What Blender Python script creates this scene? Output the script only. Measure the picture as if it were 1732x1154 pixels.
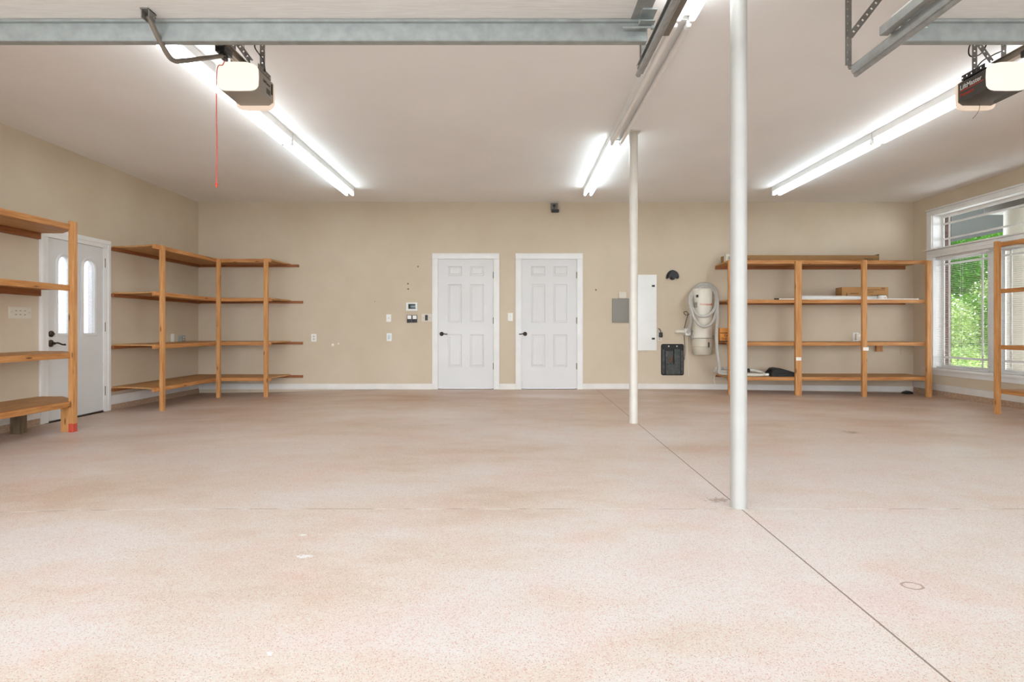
import bpy, bmesh, math, random
from mathutils import Vector, Matrix
random.seed(7)
for o in list(bpy.data.objects):
    bpy.data.objects.remove(o, do_unlink=True)
SC = bpy.context.scene
COL = SC.collection
R = math.radians

# ------------------------------------------------------------------ camera
CZ = 0.95
cam_d = bpy.data.cameras.new('camera')
cam_d.sensor_width = 36.0
cam_d.lens = 1000.0 / 1732.0 * 36.0
cam_d.shift_x = -3.0 / 1732.0
cam_d.shift_y = -21.0 / 1732.0
cam_d.clip_start = 0.05
cam_d.clip_end = 200
cam = bpy.data.objects.new('camera', cam_d)
cam.location = (0, 0, CZ)
cam.rotation_euler = (R(90), 0, 0)
COL.objects.link(cam)
SC.camera = cam

# ------------------------------------------------------------------ light and exposure
W = bpy.data.worlds.new('world'); SC.world = W; W.use_nodes = True
bg = W.node_tree.nodes['Background']
bg.inputs['Color'].default_value = (0.89, 0.97, 1.06, 1)
# hazy overcast sky: brightest at the horizon
SKY_H, SKY_T = 7.4, 1.0
_nt = W.node_tree
_tc = _nt.nodes.new('ShaderNodeTexCoord'); _sp = _nt.nodes.new('ShaderNodeSeparateXYZ'); _mr = _nt.nodes.new('ShaderNodeMapRange')
_nt.links.new(_tc.outputs['Generated'], _sp.inputs[0]); _nt.links.new(_sp.outputs['Z'], _mr.inputs['Value'])
_mr.inputs['From Min'].default_value = 0.05; _mr.inputs['From Max'].default_value = 0.75
_mr.inputs['To Min'].default_value = SKY_H; _mr.inputs['To Max'].default_value = SKY_T
_nt.links.new(_mr.outputs[0], bg.inputs['Strength'])
TUBE = 8.0          # brightness of the fluorescent tubes
LENS = 0.74           # brightness of the opener light covers
SC.view_settings.view_transform = 'Standard'
SC.view_settings.look = 'None'
SC.view_settings.gamma = 1.0
SC.view_settings.exposure = 0.57
SC.view_settings.use_curve_mapping = False

# ------------------------------------------------------------------ helpers
def px(x, y, Z):
    """a point of the place at depth Z that the photograph shows at pixel x, y"""
    return ((x - 869) * Z / 1000.0, Z, CZ + (556 - y) * Z / 1000.0)

def lin(c):
    return tuple(((v / 255) / 12.92 if v / 255 <= 0.04045 else ((v / 255 + 0.055) / 1.055) ** 2.4) for v in c) + (1,)

def floor_z(x, y):
    z = 0.0
    def ss(a, b, v):
        t = min(1, max(0, (v - a) / (b - a))); return t * t * (3 - 2 * t)
    z -= 0.055 * ss(-1.5, -4.6, x) if x < -1.5 else 0
    z -= 0.045 * ss(2.5, 6.0, x) * ss(3, 6, y)
    return z

MATS = {}
def newmat(name):
    m = bpy.data.materials.new(name); m.use_nodes = True
    nt = m.node_tree
    b = nt.nodes['Principled BSDF']
    MATS[name] = m
    return m, nt, b

def N(nt, t, **kw):
    n = nt.nodes.new(t)
    for k, v in kw.items():
        setattr(n, k, v)
    return n

def ramp(nt, stops, interp='LINEAR'):
    n = nt.nodes.new('ShaderNodeValToRGB')
    e = n.color_ramp.elements
    n.color_ramp.interpolation = interp
    e[0].position, e[0].color = stops[0][0], stops[0][1]
    e[1].position, e[1].color = stops[-1][0], stops[-1][1]
    for p, c in stops[1:-1]:
        q = e.new(p); q.color = c
    return n

def coords(nt, scale=(1, 1, 1), rnd=False, kind='Object'):
    tc = N(nt, 'ShaderNodeTexCoord')
    mp = N(nt, 'ShaderNodeMapping')
    mp.inputs['Scale'].default_value = scale
    if rnd:
        oi = N(nt, 'ShaderNodeObjectInfo')
        ad = N(nt, 'ShaderNodeVectorMath', operation='ADD')
        mu = N(nt, 'ShaderNodeMath', operation='MULTIPLY'); mu.inputs[1].default_value = 37.0
        nt.links.new(oi.outputs['Random'], mu.inputs[0])
        nt.links.new(tc.outputs[kind], ad.inputs[0]); nt.links.new(mu.outputs[0], ad.inputs[1])
        nt.links.new(ad.outputs[0], mp.inputs['Vector'])
    else:
        nt.links.new(tc.outputs[kind], mp.inputs['Vector'])
    return mp.outputs['Vector']

def noise(nt, vec, scale, detail=3, rough=0.5):
    n = N(nt, 'ShaderNodeTexNoise')
    n.inputs['Scale'].default_value = scale
    n.inputs['Detail'].default_value = detail
    n.inputs['Roughness'].default_value = rough
    nt.links.new(vec, n.inputs['Vector'])
    return n

def mixc(nt, fac, a, b, blend='MIX'):
    n = N(nt, 'ShaderNodeMix', data_type='RGBA', blend_type=blend)
    for sock, v in ((n.inputs[0], fac), (n.inputs[6], a), (n.inputs[7], b)):
        if hasattr(v, 'is_output') or isinstance(v, bpy.types.NodeSocket):
            nt.links.new(v, sock)
        else:
            sock.default_value = v
    return n.outputs[2]

def math_n(nt, op, a, b=None, clamp=False):
    n = N(nt, 'ShaderNodeMath', operation=op, use_clamp=clamp)
    for s, v in ((n.inputs[0], a), (n.inputs[1], b)):
        if v is None: continue
        if isinstance(v, bpy.types.NodeSocket): nt.links.new(v, s)
        else: s.default_value = v
    return n.outputs[0]

def bump(nt, b, h, strength=0.2, dist=0.005):
    n = N(nt, 'ShaderNodeBump')
    n.inputs['Strength'].default_value = strength
    n.inputs['Distance'].default_value = dist
    nt.links.new(h, n.inputs['Height'])
    nt.links.new(n.outputs[0], b.inputs['Normal'])

def plain(name, rgb, rough=0.5, metal=0.0, var=0.06, vs=6.0, bmp=0.0, bs=200):
    m, nt, b = newmat(name)
    v = coords(nt, rnd=True)
    n = noise(nt, v, vs, 3)
    c = lin(rgb)
    a = tuple(x * (1 - var) for x in c[:3]) + (1,)
    d = tuple(min(1, x * (1 + var)) for x in c[:3]) + (1,)
    rp = ramp(nt, [(0.3, a), (0.7, d)])
    nt.links.new(n.outputs[0], rp.inputs[0])
    nt.links.new(rp.outputs[0], b.inputs['Base Color'])
    b.inputs['Roughness'].default_value = rough
    b.inputs['Metallic'].default_value = metal
    if bmp:
        bump(nt, b, noise(nt, v, bs, 2).outputs[0], bmp, 0.002)
    return m

def emit(name, rgb, strength, base=(240, 240, 240)):
    m, nt, b = newmat(name)
    b.inputs['Base Color'].default_value = lin(base)
    b.inputs['Emission Color'].default_value = lin(rgb)
    b.inputs['Emission Strength'].default_value = strength
    return m

def wood(name, axis, dark=(166, 104, 52), mid=(206, 148, 88), light=(226, 176, 120), red=None, knots=True):
    m, nt, b = newmat(name)
    sc = [9, 9, 9]; sc[axis] = 0.7
    v = coords(nt, tuple(sc), rnd=True)
    n1 = noise(nt, v, 5.0, 5, 0.6)
    rp = ramp(nt, [(0.25, lin(dark)), (0.5, lin(mid)), (0.78, lin(light))])
    nt.links.new(n1.outputs[0], rp.inputs[0])
    col = rp.outputs[0]
    sc2 = [30, 30, 30]; sc2[axis] = 0.8
    n2 = noise(nt, coords(nt, tuple(sc2), rnd=True), 8.0, 2)
    col = mixc(nt, math_n(nt, 'MULTIPLY', n2.outputs[0], 0.35), col, lin(dark))
    if knots:
        sc3 = [14, 14, 14]; sc3[axis] = 3.2
        vo = N(nt, 'ShaderNodeTexVoronoi'); vo.inputs['Scale'].default_value = 1.0
        nt.links.new(coords(nt, tuple(sc3), rnd=True), vo.inputs['Vector'])
        k = ramp(nt, [(0.0, (1, 1, 1, 1)), (0.08, (1, 1, 1, 1)), (0.14, (0, 0, 0, 1))])
        nt.links.new(vo.outputs['Distance'], k.inputs[0])
        col = mixc(nt, math_n(nt, 'MULTIPLY', k.outputs[0], 0.8), col, lin((70, 34, 12)))
    if red:
        z0, z1 = red
        ge = N(nt, 'ShaderNodeNewGeometry'); sp = N(nt, 'ShaderNodeSeparateXYZ')
        nt.links.new(ge.outputs['Position'], sp.inputs[0])
        nn = noise(nt, coords(nt, (1, 1, 1)), 25, 2)
        h = math_n(nt, 'ADD', sp.outputs['Z'], math_n(nt, 'MULTIPLY', nn.outputs[0], 0.05))
        f = math_n(nt, 'MULTIPLY', math_n(nt, 'GREATER_THAN', h, z0), math_n(nt, 'LESS_THAN', h, z1))
        col = mixc(nt, math_n(nt, 'MULTIPLY', f, 0.8), col, lin((196, 40, 44)))
    nt.links.new(col, b.inputs['Base Color'])
    b.inputs['Roughness'].default_value = 0.62
    bump(nt, b, n2.outputs[0], 0.15, 0.002)
    return m

# ------------------------------------------------------------------ mesh builder
class MB:
    def __init__(s):
        s.v = []; s.f = []
    def add(s, vs, fs):
        k = len(s.v)
        s.v += [tuple(p) for p in vs]
        s.f += [tuple(i + k for i in q) for q in fs]
        return s
    def box(s, x0, x1, y0, y1, z0, z1, bev=0.0):
        if x0 > x1: x0, x1 = x1, x0
        if y0 > y1: y0, y1 = y1, y0
        if z0 > z1: z0, z1 = z1, z0
        if bev <= 0:
            vs = [(x, y, z) for x in (x0, x1) for y in (y0, y1) for z in (z0, z1)]
            fs = [(0, 1, 3, 2), (4, 6, 7, 5), (0, 4, 5, 1), (2, 3, 7, 6), (0, 2, 6, 4), (1, 5, 7, 3)]
            return s.add(vs, fs)
        bm = bmesh.new()
        bmesh.ops.create_cube(bm, size=1)
        for q in bm.verts:
            q.co = Vector(((x0 + x1) / 2 + q.co.x * (x1 - x0), (y0 + y1) / 2 + q.co.y * (y1 - y0), (z0 + z1) / 2 + q.co.z * (z1 - z0)))
        bmesh.ops.bevel(bm, geom=bm.edges[:], offset=min(bev, 0.45 * min(x1 - x0, y1 - y0, z1 - z0)), segments=2, affect='EDGES', profile=0.6)
        return s.bm(bm)
    def bm(s, bm, mat=None):
        bm.verts.index_update()
        s.add([(mat @ q.co if mat else q.co)[:] for q in bm.verts], [[q.index for q in f.verts] for f in bm.faces])
        bm.free()
        return s
    def tube(s, pts, r, seg=10, cap=True, closed=False, radii=None):
        pts = [Vector(p) for p in pts]
        n = len(pts)
        up = None; rings = []
        for i, p in enumerate(pts):
            if closed: t = pts[(i + 1) % n] - pts[i - 1]
            else: t = pts[min(i + 1, n - 1)] - pts[max(i - 1, 0)]
            t.normalize()
            if up is None:
                up = Vector((0, 0, 1)) if abs(t.z) < 0.9 else Vector((1, 0, 0))
            a = t.cross(up); a.normalize()
            up = a.cross(t); up.normalize()
            rr = radii[i] if radii else r
            rings.append([p + (a * math.cos(2 * math.pi * k / seg) + up * math.sin(2 * math.pi * k / seg)) * rr for k in range(seg)])
        vs = [q for ring in rings for q in ring]
        fs = []
        for i in range(n if closed else n - 1):
            j = (i + 1) % n
            for k in range(seg):
                l = (k + 1) % seg
                fs.append((i * seg + k, j * seg + k, j * seg + l, i * seg + l))
        if cap and not closed:
            fs.append(tuple(range(seg))); fs.append(tuple((n - 1) * seg + k for k in reversed(range(seg))))
        return s.add(vs, fs)
    def cyl(s, p0, p1, r, seg=16, r2=None):
        return s.tube([p0, p1], r, seg, radii=[r, r2 if r2 is not None else r])
    def lathe(s, prof, c, seg=28, axis='z'):
        """prof: list of (radius, height)"""
        vs = []; fs = []
        for r, h in prof:
            for k in range(seg):
                a = 2 * math.pi * k / seg
                x, y = r * math.cos(a), r * math.sin(a)
                if axis == 'z': vs.append((c[0] + x, c[1] + y, c[2] + h))
                elif axis == 'y': vs.append((c[0] + x, c[1] + h, c[2] + y))
                else: vs.append((c[0] + h, c[1] + x, c[2] + y))
        for i in range(len(prof) - 1):
            for k in range(seg):
                l = (k + 1) % seg
                fs.append((i * seg + k, i * seg + l, (i + 1) * seg + l, (i + 1) * seg + k))
        fs.append(tuple(reversed(range(seg)))); fs.append(tuple((len(prof) - 1) * seg + k for k in range(seg)))
        return s.add(vs, fs)
    def prism(s, poly, h0, h1, axis='z'):
        """poly in the plane across the axis: z -> (x,y), y -> (x,z), x -> (y,z)"""
        def P(a, b, h):
            return (a, b, h) if axis == 'z' else (a, h, b) if axis == 'y' else (h, a, b)
        n = len(poly)
        vs = [P(a, b, h0) for a, b in poly] + [P(a, b, h1) for a, b in poly]
        fs = [tuple(range(n)), tuple(reversed(range(n, 2 * n)))]
        for i in range(n):
            j = (i + 1) % n
            fs.append((i, i + n, j + n, j))
        return s.add(vs, fs)
    def build(s, name, mat, parent=None, label=None, cat=None, group=None, kind=None, smooth=40, origin=None):
        me = bpy.data.meshes.new(name)
        xs = [p[0] for p in s.v]; ys = [p[1] for p in s.v]; zs = [p[2] for p in s.v]
        c = Vector(((min(xs) + max(xs)) / 2, (min(ys) + max(ys)) / 2, min(zs)))
        if origin: c = Vector(origin)
        me.from_pydata([tuple(Vector(p) - c) for p in s.v], [], s.f)
        bm = bmesh.new(); bm.from_mesh(me)
        bmesh.ops.recalc_face_normals(bm, faces=bm.faces)
        bm.to_mesh(me); bm.free()
        for p in me.polygons: p.use_smooth = True
        me.set_sharp_from_angle(angle=R(smooth))
        me.materials.append(mat)
        o = bpy.data.objects.new(name, me); COL.objects.link(o)
        if parent is not None:
            o.parent = parent; o.location = c - WL[parent.name]
        else:
            o.location = c
        WL[o.name] = c
        tag(o, label, cat, group, kind)
        return o

WL = {}
def tag(o, label=None, cat=None, group=None, kind=None):
    if label: o['label'] = label
    if cat: o['category'] = cat
    if group: o['group'] = group
    if kind: o['kind'] = kind
    return o

def thing(name, loc, label=None, cat=None, group=None, kind=None):
    o = bpy.data.objects.new(name, None); COL.objects.link(o)
    o.location = loc; o.empty_display_size = 0.1
    WL[o.name] = Vector(loc)
    return tag(o, label, cat, group, kind)

def copy_tree(o, parent=None, delta=None):
    c = o.copy(); COL.objects.link(c)
    if parent is not None: c.parent = parent
    if delta is not None: c.location = Vector(o.location) + Vector(delta)
    for ch in [k for k in bpy.data.objects if k.parent == o]:
        copy_tree(ch, c)
    return c

def lettering(s, size, mat, parent, loc, rot=(90, 0, 0), name='lettering', shear=0.0, wrap=None, off=0.0, ext=0.0008, label=None):
    cu = bpy.data.curves.new('lettering_curve', 'FONT')
    cu.body = s; cu.size = size; cu.extrude = ext; cu.shear = shear
    cu.align_x = 'CENTER'; cu.align_y = 'CENTER'; cu.resolution_u = 3
    t = bpy.data.objects.new('lettering_curve', cu); COL.objects.link(t)
    dg = bpy.context.evaluated_depsgraph_get()
    me = bpy.data.meshes.new_from_object(t.evaluated_get(dg))
    bpy.data.objects.remove(t, do_unlink=True)
    M = Matrix.Rotation(R(rot[2]), 4, 'Z') @ Matrix.Rotation(R(rot[1]), 4, 'Y') @ Matrix.Rotation(R(rot[0]), 4, 'X')
    if wrap:
        for v in me.vertices:
            a = (v.co.x + off) / wrap; r = wrap + v.co.z
            v.co = Vector((r * math.sin(a), v.co.y, r * math.cos(a) - wrap))
    me.transform(M)
    me.materials.clear(); me.materials.append(mat)
    o = bpy.data.objects.new(name, me); COL.objects.link(o)
    o.parent = parent; o.location = Vector(loc) - WL[parent.name]
    WL[o.name] = Vector(loc)
    if label: o['label'] = label
    return o

def spline(pts, n=6, closed=False):
    pts = [Vector(p) for p in pts]; out = []; m = len(pts)
    rng = range(m if closed else m - 1)
    for i in rng:
        if closed:
            p0, p1, p2, p3 = pts[i - 1], pts[i], pts[(i + 1) % m], pts[(i + 2) % m]
        else:
            p0, p1, p2, p3 = pts[max(i - 1, 0)], pts[i], pts[i + 1], pts[min(i + 2, m - 1)]
        for k in range(n):
            t = k / n
            out.append(0.5 * ((2 * p1) + (-p0 + p2) * t + (2 * p0 - 5 * p1 + 4 * p2 - p3) * t * t + (-p0 + 3 * p1 - 3 * p2 + p3) * t ** 3))
    if not closed: out.append(pts[-1])
    return out

# ------------------------------------------------------------------ materials
def mat_wall():
    m, nt, b = newmat('wall_paint')
    v = coords(nt, kind='Object')
    n = noise(nt, v, 1.1, 4, 0.6)
    rp = ramp(nt, [(0.3, lin((200, 182, 156))), (0.7, lin((209, 193, 169)))])
    nt.links.new(n.outputs[0], rp.inputs[0])
    # scattered nail holes and scuffs
    vo = N(nt, 'ShaderNodeTexVoronoi'); vo.inputs['Scale'].default_value = 1.7
    nt.links.new(v, vo.inputs['Vector'])
    k = math_n(nt, 'LESS_THAN', vo.outputs['Distance'], 0.016)
    col = mixc(nt, math_n(nt, 'MULTIPLY', k, 0.5), rp.outputs[0], lin((110, 95, 78)))
    ge = N(nt, 'ShaderNodeNewGeometry')
    for (sx, sy, r_, c_) in ((563, 583.5, 0.022, (232, 226, 214)), (572.5, 581.5, 0.013, (228, 222, 210)), (690, 480, 0.012, (80, 66, 50)), (690.5, 489, 0.012, (80, 66, 50)), (1008, 490.5, 0.014, (120, 104, 84)), (707, 451, 0.014, (140, 122, 100))):
        q = ((sx - 869) * 0.00926, 9.26, CZ + (556 - sy) * 0.00926)
        dd = N(nt, 'ShaderNodeVectorMath', operation='DISTANCE'); dd.inputs[1].default_value = q
        nt.links.new(ge.outputs['Position'], dd.inputs[0])
        col = mixc(nt, math_n(nt, 'LESS_THAN', dd.outputs['Value'], r_), col, lin(c_))
    nt.links.new(col, b.inputs['Base Color'])
    b.inputs['Roughness'].default_value = 0.75
    bump(nt, b, noise(nt, v, 160, 2).outputs[0], 0.12, 0.002)
    return m

def mat_floor():
    m, nt, b = newmat('floor_coating')
    v = coords(nt, kind='Object')
    big = noise(nt, coords(nt, (0.55, 1.0, 1)), 1.6, 6, 0.62)
    rp = ramp(nt, [(0.32, lin((214, 193, 172))), (0.45, lin((226, 212, 198))), (0.57, lin((230, 222, 215))), (0.8, lin((226, 213, 205)))])
    nt.links.new(big.outputs[0], rp.inputs[0])
    col = rp.outputs[0]
    pk = noise(nt, v, 2.3, 4, 0.6)
    pr = ramp(nt, [(0.5, (0, 0, 0, 1)), (0.72, (1, 1, 1, 1))])
    nt.links.new(pk.outputs[0], pr.inputs[0])
    col = mixc(nt, math_n(nt, 'MULTIPLY', pr.outputs[0], 0.35), col, lin((232, 192, 178)))
    # rear floor browned by depth: weaker daylight and wall reflection painted in, with noise
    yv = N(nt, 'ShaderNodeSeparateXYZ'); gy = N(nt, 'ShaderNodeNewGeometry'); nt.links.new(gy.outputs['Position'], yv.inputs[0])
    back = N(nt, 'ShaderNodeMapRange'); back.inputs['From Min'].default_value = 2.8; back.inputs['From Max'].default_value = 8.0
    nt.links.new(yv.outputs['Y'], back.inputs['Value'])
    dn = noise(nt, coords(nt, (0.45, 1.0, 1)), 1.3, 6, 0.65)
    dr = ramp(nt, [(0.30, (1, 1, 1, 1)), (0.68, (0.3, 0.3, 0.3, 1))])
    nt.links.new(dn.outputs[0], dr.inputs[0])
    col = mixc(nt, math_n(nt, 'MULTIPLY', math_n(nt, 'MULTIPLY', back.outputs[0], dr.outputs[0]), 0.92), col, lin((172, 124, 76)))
    # flakes
    vo = N(nt, 'ShaderNodeTexVoronoi'); vo.inputs['Scale'].default_value = 270
    nt.links.new(v, vo.inputs['Vector'])
    sp = N(nt, 'ShaderNodeSeparateColor'); nt.links.new(vo.outputs['Color'], sp.inputs[0])
    dens = math_n(nt, 'MULTIPLY', noise(nt, v, 3.5, 3).outputs[0], 0.16)
    dark = math_n(nt, 'GREATER_THAN', math_n(nt, 'ADD', sp.outputs[0], dens), 1.0)
    near = math_n(nt, 'LESS_THAN', vo.outputs['Distance'], 0.45)
    col = mixc(nt, math_n(nt, 'MULTIPLY', math_n(nt, 'MULTIPLY', dark, near), 0.7), col, lin((146, 88, 68)))
    lite = math_n(nt, 'GREATER_THAN', sp.outputs[1], 0.86)
    col = mixc(nt, math_n(nt, 'MULTIPLY', lite, 0.45), col, lin((245, 236, 226)))
    pinkf = math_n(nt, 'GREATER_THAN', sp.outputs[2], 0.86)
    col = mixc(nt, math_n(nt, 'MULTIPLY', pinkf, 0.4), col, lin((214, 150, 130)))
    # control joints
    xyz = N(nt, 'ShaderNodeSeparateXYZ')
    ge = N(nt, 'ShaderNodeNewGeometry'); nt.links.new(ge.outputs['Position'], xyz.inputs[0])
    X, Y = xyz.outputs[0], xyz.outputs[1]
    jx = math_n(nt, 'ADD', math_n(nt, 'MULTIPLY', Y, 0.0158), 1.148)
    d = math_n(nt, 'ABSOLUTE', math_n(nt, 'SUBTRACT', X, jx))
    j1 = math_n(nt, 'LESS_THAN', d, 0.0038)
    col = mixc(nt, math_n(nt, 'MULTIPLY', j1, 0.75), col, lin((96, 66, 40)))
    d2 = math_n(nt, 'ABSOLUTE', math_n(nt, 'SUBTRACT', Y, 3.115))
    brk = noise(nt, coords(nt, (3, 0.1, 1)), 2.0, 2)
    j2 = math_n(nt, 'LESS_THAN', d2, 0.005)
    jc = ramp(nt, [(0.42, lin((250, 246, 238))), (0.58, lin((150, 120, 98)))])
    nt.links.new(brk.outputs[0], jc.inputs[0])
    col = mixc(nt, math_n(nt, 'MULTIPLY', j2, 0.55), col, jc.outputs[0])
    # pale spilt paint spots and rust rings
    def spot(cx, cy, rx, ry, w=None):
        ex = math_n(nt, 'DIVIDE', math_n(nt, 'SUBTRACT', X, cx), rx)
        ey = math_n(nt, 'DIVIDE', math_n(nt, 'SUBTRACT', Y, cy), ry)
        r = math_n(nt, 'SQRT', math_n(nt, 'ADD', math_n(nt, 'MULTIPLY', ex, ex), math_n(nt, 'MULTIPLY', ey, ey)))
        nn = noise(nt, v, 48, 4, 0.7)
        r = math_n(nt, 'ADD', r, math_n(nt, 'MULTIPLY', math_n(nt, 'SUBTRACT', nn.outputs[0], 0.5), 3.2 if w is None else 0.35))
        if w is None: return math_n(nt, 'LESS_THAN', r, 0.55)
        return math_n(nt, 'LESS_THAN', math_n(nt, 'ABSOLUTE', math_n(nt, 'SUBTRACT', r, 1.0)), w)
    for (a, c, rx, ry) in ((515, 941, 0.05, 0.03), (512, 905, 0.025, 0.02), (458, 1105, 0.025, 0.02)):
        Zp = 950.0 / (c - 556)
        col = mixc(nt, math_n(nt, 'MULTIPLY', spot((a - 869) * Zp / 1000, Zp, rx, ry), 0.7), col, lin((250, 250, 250)))
    Zp = 950.0 / (991 - 556)
    col = mixc(nt, math_n(nt, 'MULTIPLY', spot((1543 - 869) * Zp / 1000, Zp, 0.035, 0.03, 0.14), 0.6), col, lin((150, 104, 66)))
    Zp = 950.0 / (731 - 556)
    col = mixc(nt, math_n(nt, 'MULTIPLY', spot((1440 - 869) * Zp / 1000, Zp, 0.11, 0.1), 0.5), col, lin((120, 92, 66)))
    Zp = 950.0 / (846 - 556)
    col = mixc(nt, math_n(nt, 'MULTIPLY', spot((1215 - 869) * Zp / 1000, Zp, 0.10, 0.06), 0.45), col, lin((140, 88, 52)))
    nt.links.new(col, b.inputs['Base Color'])
    b.inputs['Roughness'].default_value = 0.42
    b.inputs['Specular IOR Level'].default_value = 0.28
    bump(nt, b, noise(nt, v, 120, 3).outputs[0], 0.08, 0.003)
    return m

M_WALL = mat_wall()
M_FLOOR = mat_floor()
M_CEIL = plain('ceiling_paint', (246, 243, 240), 0.85, var=0.02, vs=1.2, bmp=0.15, bs=90)
M_TRIM = plain('white_trim', (232, 229, 224), 0.45, var=0.03, vs=5)
M_DOOR = plain('door_paint', (216, 213, 209), 0.4, var=0.025, vs=2.0)
M_BASE = plain('scuffed_baseboard', (226, 220, 212), 0.55, var=0.05, vs=5)
M_CURB = plain('concrete_curb', (176, 146, 120), 0.8, var=0.2, vs=40)
M_WX = wood('fir_along_x', 0, (150, 90, 42), (194, 132, 72), (216, 164, 106))
M_WY = wood('fir_along_y', 1, (150, 90, 42), (194, 132, 72), (216, 164, 106))
M_WZ = wood('fir_upright', 2)
M_CX = wood('shaded_dark_fir_along_x', 0, (122, 66, 30), (152, 90, 46), (178, 116, 66))  # both cleat woods: dark stain with under-shelf shade mixed into the colour
M_CY = wood('shaded_dark_fir_along_y', 1, (122, 66, 30), (152, 90, 46), (178, 116, 66))
M_WZR = wood('fir_upright_red_foot', 2, red=(-0.2, 0.055))
M_PLY = wood('plywood', 0, (164, 112, 62), (200, 150, 94), (216, 172, 120), knots=False)
M_PLYY = wood('plywood_lengthwise', 1, (164, 112, 62), (200, 150, 94), (216, 172, 120), knots=False)
M_OLDW = wood('weathered_post', 2, (70, 58, 42), (112, 94, 70), (140, 120, 92))
M_GALV = plain('galvanised_steel', (158, 162, 158), 0.45, 0.45, var=0.12, vs=18)
M_GALVD = plain('dull_steel', (150, 150, 146), 0.45, 0.4, var=0.12, vs=20)
M_PERF = plain('perforated_steel', (126, 122, 116), 0.5, 0.35, var=0.15, vs=20)
M_BROWN = plain('primed_steel', (120, 110, 98), 0.6, 0.2, var=0.08)
M_BRONZE = plain('bronze', (74, 62, 50), 0.35, 0.8, var=0.15)
M_HINGE = plain('hinge_steel', (124, 116, 98), 0.4, 0.8, var=0.1)
M_POLE = plain('pole_paint', (212, 205, 193), 0.4, var=0.04, vs=7)
M_WHITE = plain('white_plastic', (236, 234, 228), 0.4, var=0.02)
M_CREAM = plain('cream_plastic', (214, 204, 186), 0.5, var=0.03)
M_IVORY = plain('vacuum_plastic', (226, 218, 202), 0.45, var=0.03)
M_IVORYD = plain('vacuum_bin_plastic', (206, 196, 176), 0.45, var=0.03)
M_HOSE = plain('hose_vinyl', (188, 182, 172), 0.5, var=0.05, vs=30)
M_HOSEW = plain('pale_hose_vinyl', (216, 210, 196), 0.5, var=0.05, vs=30)
M_BLACK = plain('black_plastic', (28, 27, 27), 0.45, var=0.1)
M_DARK = plain('dark_fabric', (46, 46, 46), 0.8, var=0.2, vs=20)
M_POCKET = plain('pocket_fabric', (74, 75, 72), 0.75, var=0.35, vs=22)
M_TEAL = plain('teal_trim', (66, 92, 92), 0.7, var=0.2)
M_TAN = plain('brown_handle', (120, 76, 46), 0.6, var=0.2)
M_GREY = plain('grey_enamel', (136, 130, 120), 0.5, var=0.03)
M_SENS = plain('sensor_grey', (112, 106, 100), 0.5, var=0.03)
M_OPEN = plain('opener_grey', (150, 142, 130), 0.5, var=0.03)
M_OPENB = plain('opener_charcoal', (66, 63, 58), 0.45, var=0.05)
M_SCREEN = plain('dark_screen', (26, 44, 40), 0.2, var=0.1)
M_CARD = plain('cardboard', (176, 128, 76), 0.8, var=0.06)
M_CARDO = plain('orange_cardboard', (206, 132, 58), 0.75, var=0.06)
M_CARDD = plain('brown_cardboard', (150, 112, 68), 0.8, var=0.06)
M_INK = plain('black_ink', (30, 26, 22), 0.7, var=0.05)
M_INKR = plain('red_ink', (196, 60, 40), 0.6, var=0.05)
M_INKO = plain('orange_ink', (206, 92, 46), 0.6, var=0.05)
M_INKW = plain('white_ink', (236, 236, 232), 0.6, var=0.02)
M_TAG = plain('paper_tag', (240, 236, 228), 0.8, var=0.03)
M_BLUEM = plain('meter_face', (186, 200, 204), 0.4, var=0.1, vs=60)
M_RED = plain('red_cord', (212, 66, 44), 0.6, var=0.05)
M_PANEL = plain('garage_door_steel', (232, 229, 225), 0.55, var=0.02, vs=8)
def mat_grain():
    m, nt, b = newmat('embossed_door_steel')
    v = coords(nt, (2.0, 40, 40), rnd=True)
    n = noise(nt, v, 4, 4)
    rp = ramp(nt, [(0.3, lin((222, 218, 213))), (0.7, lin((238, 235, 231)))])
    nt.links.new(n.outputs[0], rp.inputs[0]); nt.links.new(rp.outputs[0], b.inputs['Base Color'])
    b.inputs['Roughness'].default_value = 0.5
    bump(nt, b, n.outputs[0], 0.3, 0.003)
    return m
M_GRAIN = mat_grain()
M_FIX = plain('fixture_enamel', (240, 238, 235), 0.45, var=0.02)
M_TUBEW = emit('tube_glow_warm', (238, 249, 255), TUBE)
M_TUBEC = emit('tube_glow_cool', (226, 246, 255), TUBE)
M_TUBEO = plain('tube_glass_off', (238, 234, 230), 0.3, var=0.03)
M_LENS = emit('lamp_lens', (255, 238, 224), LENS, (120, 112, 106))
M_LENSR = emit('rear_lamp_lens', (255, 226, 198), LENS * 0.6, (150, 138, 128))
M_RAIL = plain('opener_rail_steel', (150, 140, 126), 0.4, 0.5, var=0.08)
M_SLAT = plain('blind_slat', (222, 216, 212), 0.5, var=0.02)
M_BRICK = None
def mat_glass(name, tint=(0.97, 0.98, 0.97, 1)):
    m, nt, b = newmat(name)
    out = nt.nodes['Material Output']
    tr = N(nt, 'ShaderNodeBsdfTransparent'); tr.inputs[0].default_value = tint
    gl = N(nt, 'ShaderNodeBsdfGlossy'); gl.inputs['Roughness'].default_value = 0.02
    lw = N(nt, 'ShaderNodeLayerWeight'); lw.inputs[0].default_value = 0.5
    pw = math_n(nt, 'POWER', lw.outputs['Facing'], 4.0)
    fr = math_n(nt, 'ADD', math_n(nt, 'MULTIPLY', pw, 0.4), 0.02)
    mx = N(nt, 'ShaderNodeMixShader')
    nt.links.new(fr, mx.inputs[0]); nt.links.new(tr.outputs[0], mx.inputs[1]); nt.links.new(gl.outputs[0], mx.inputs[2])
    nt.links.new(mx.outputs[0], out.inputs[0])
    return m
M_GLASS = mat_glass('window_glass')
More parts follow.
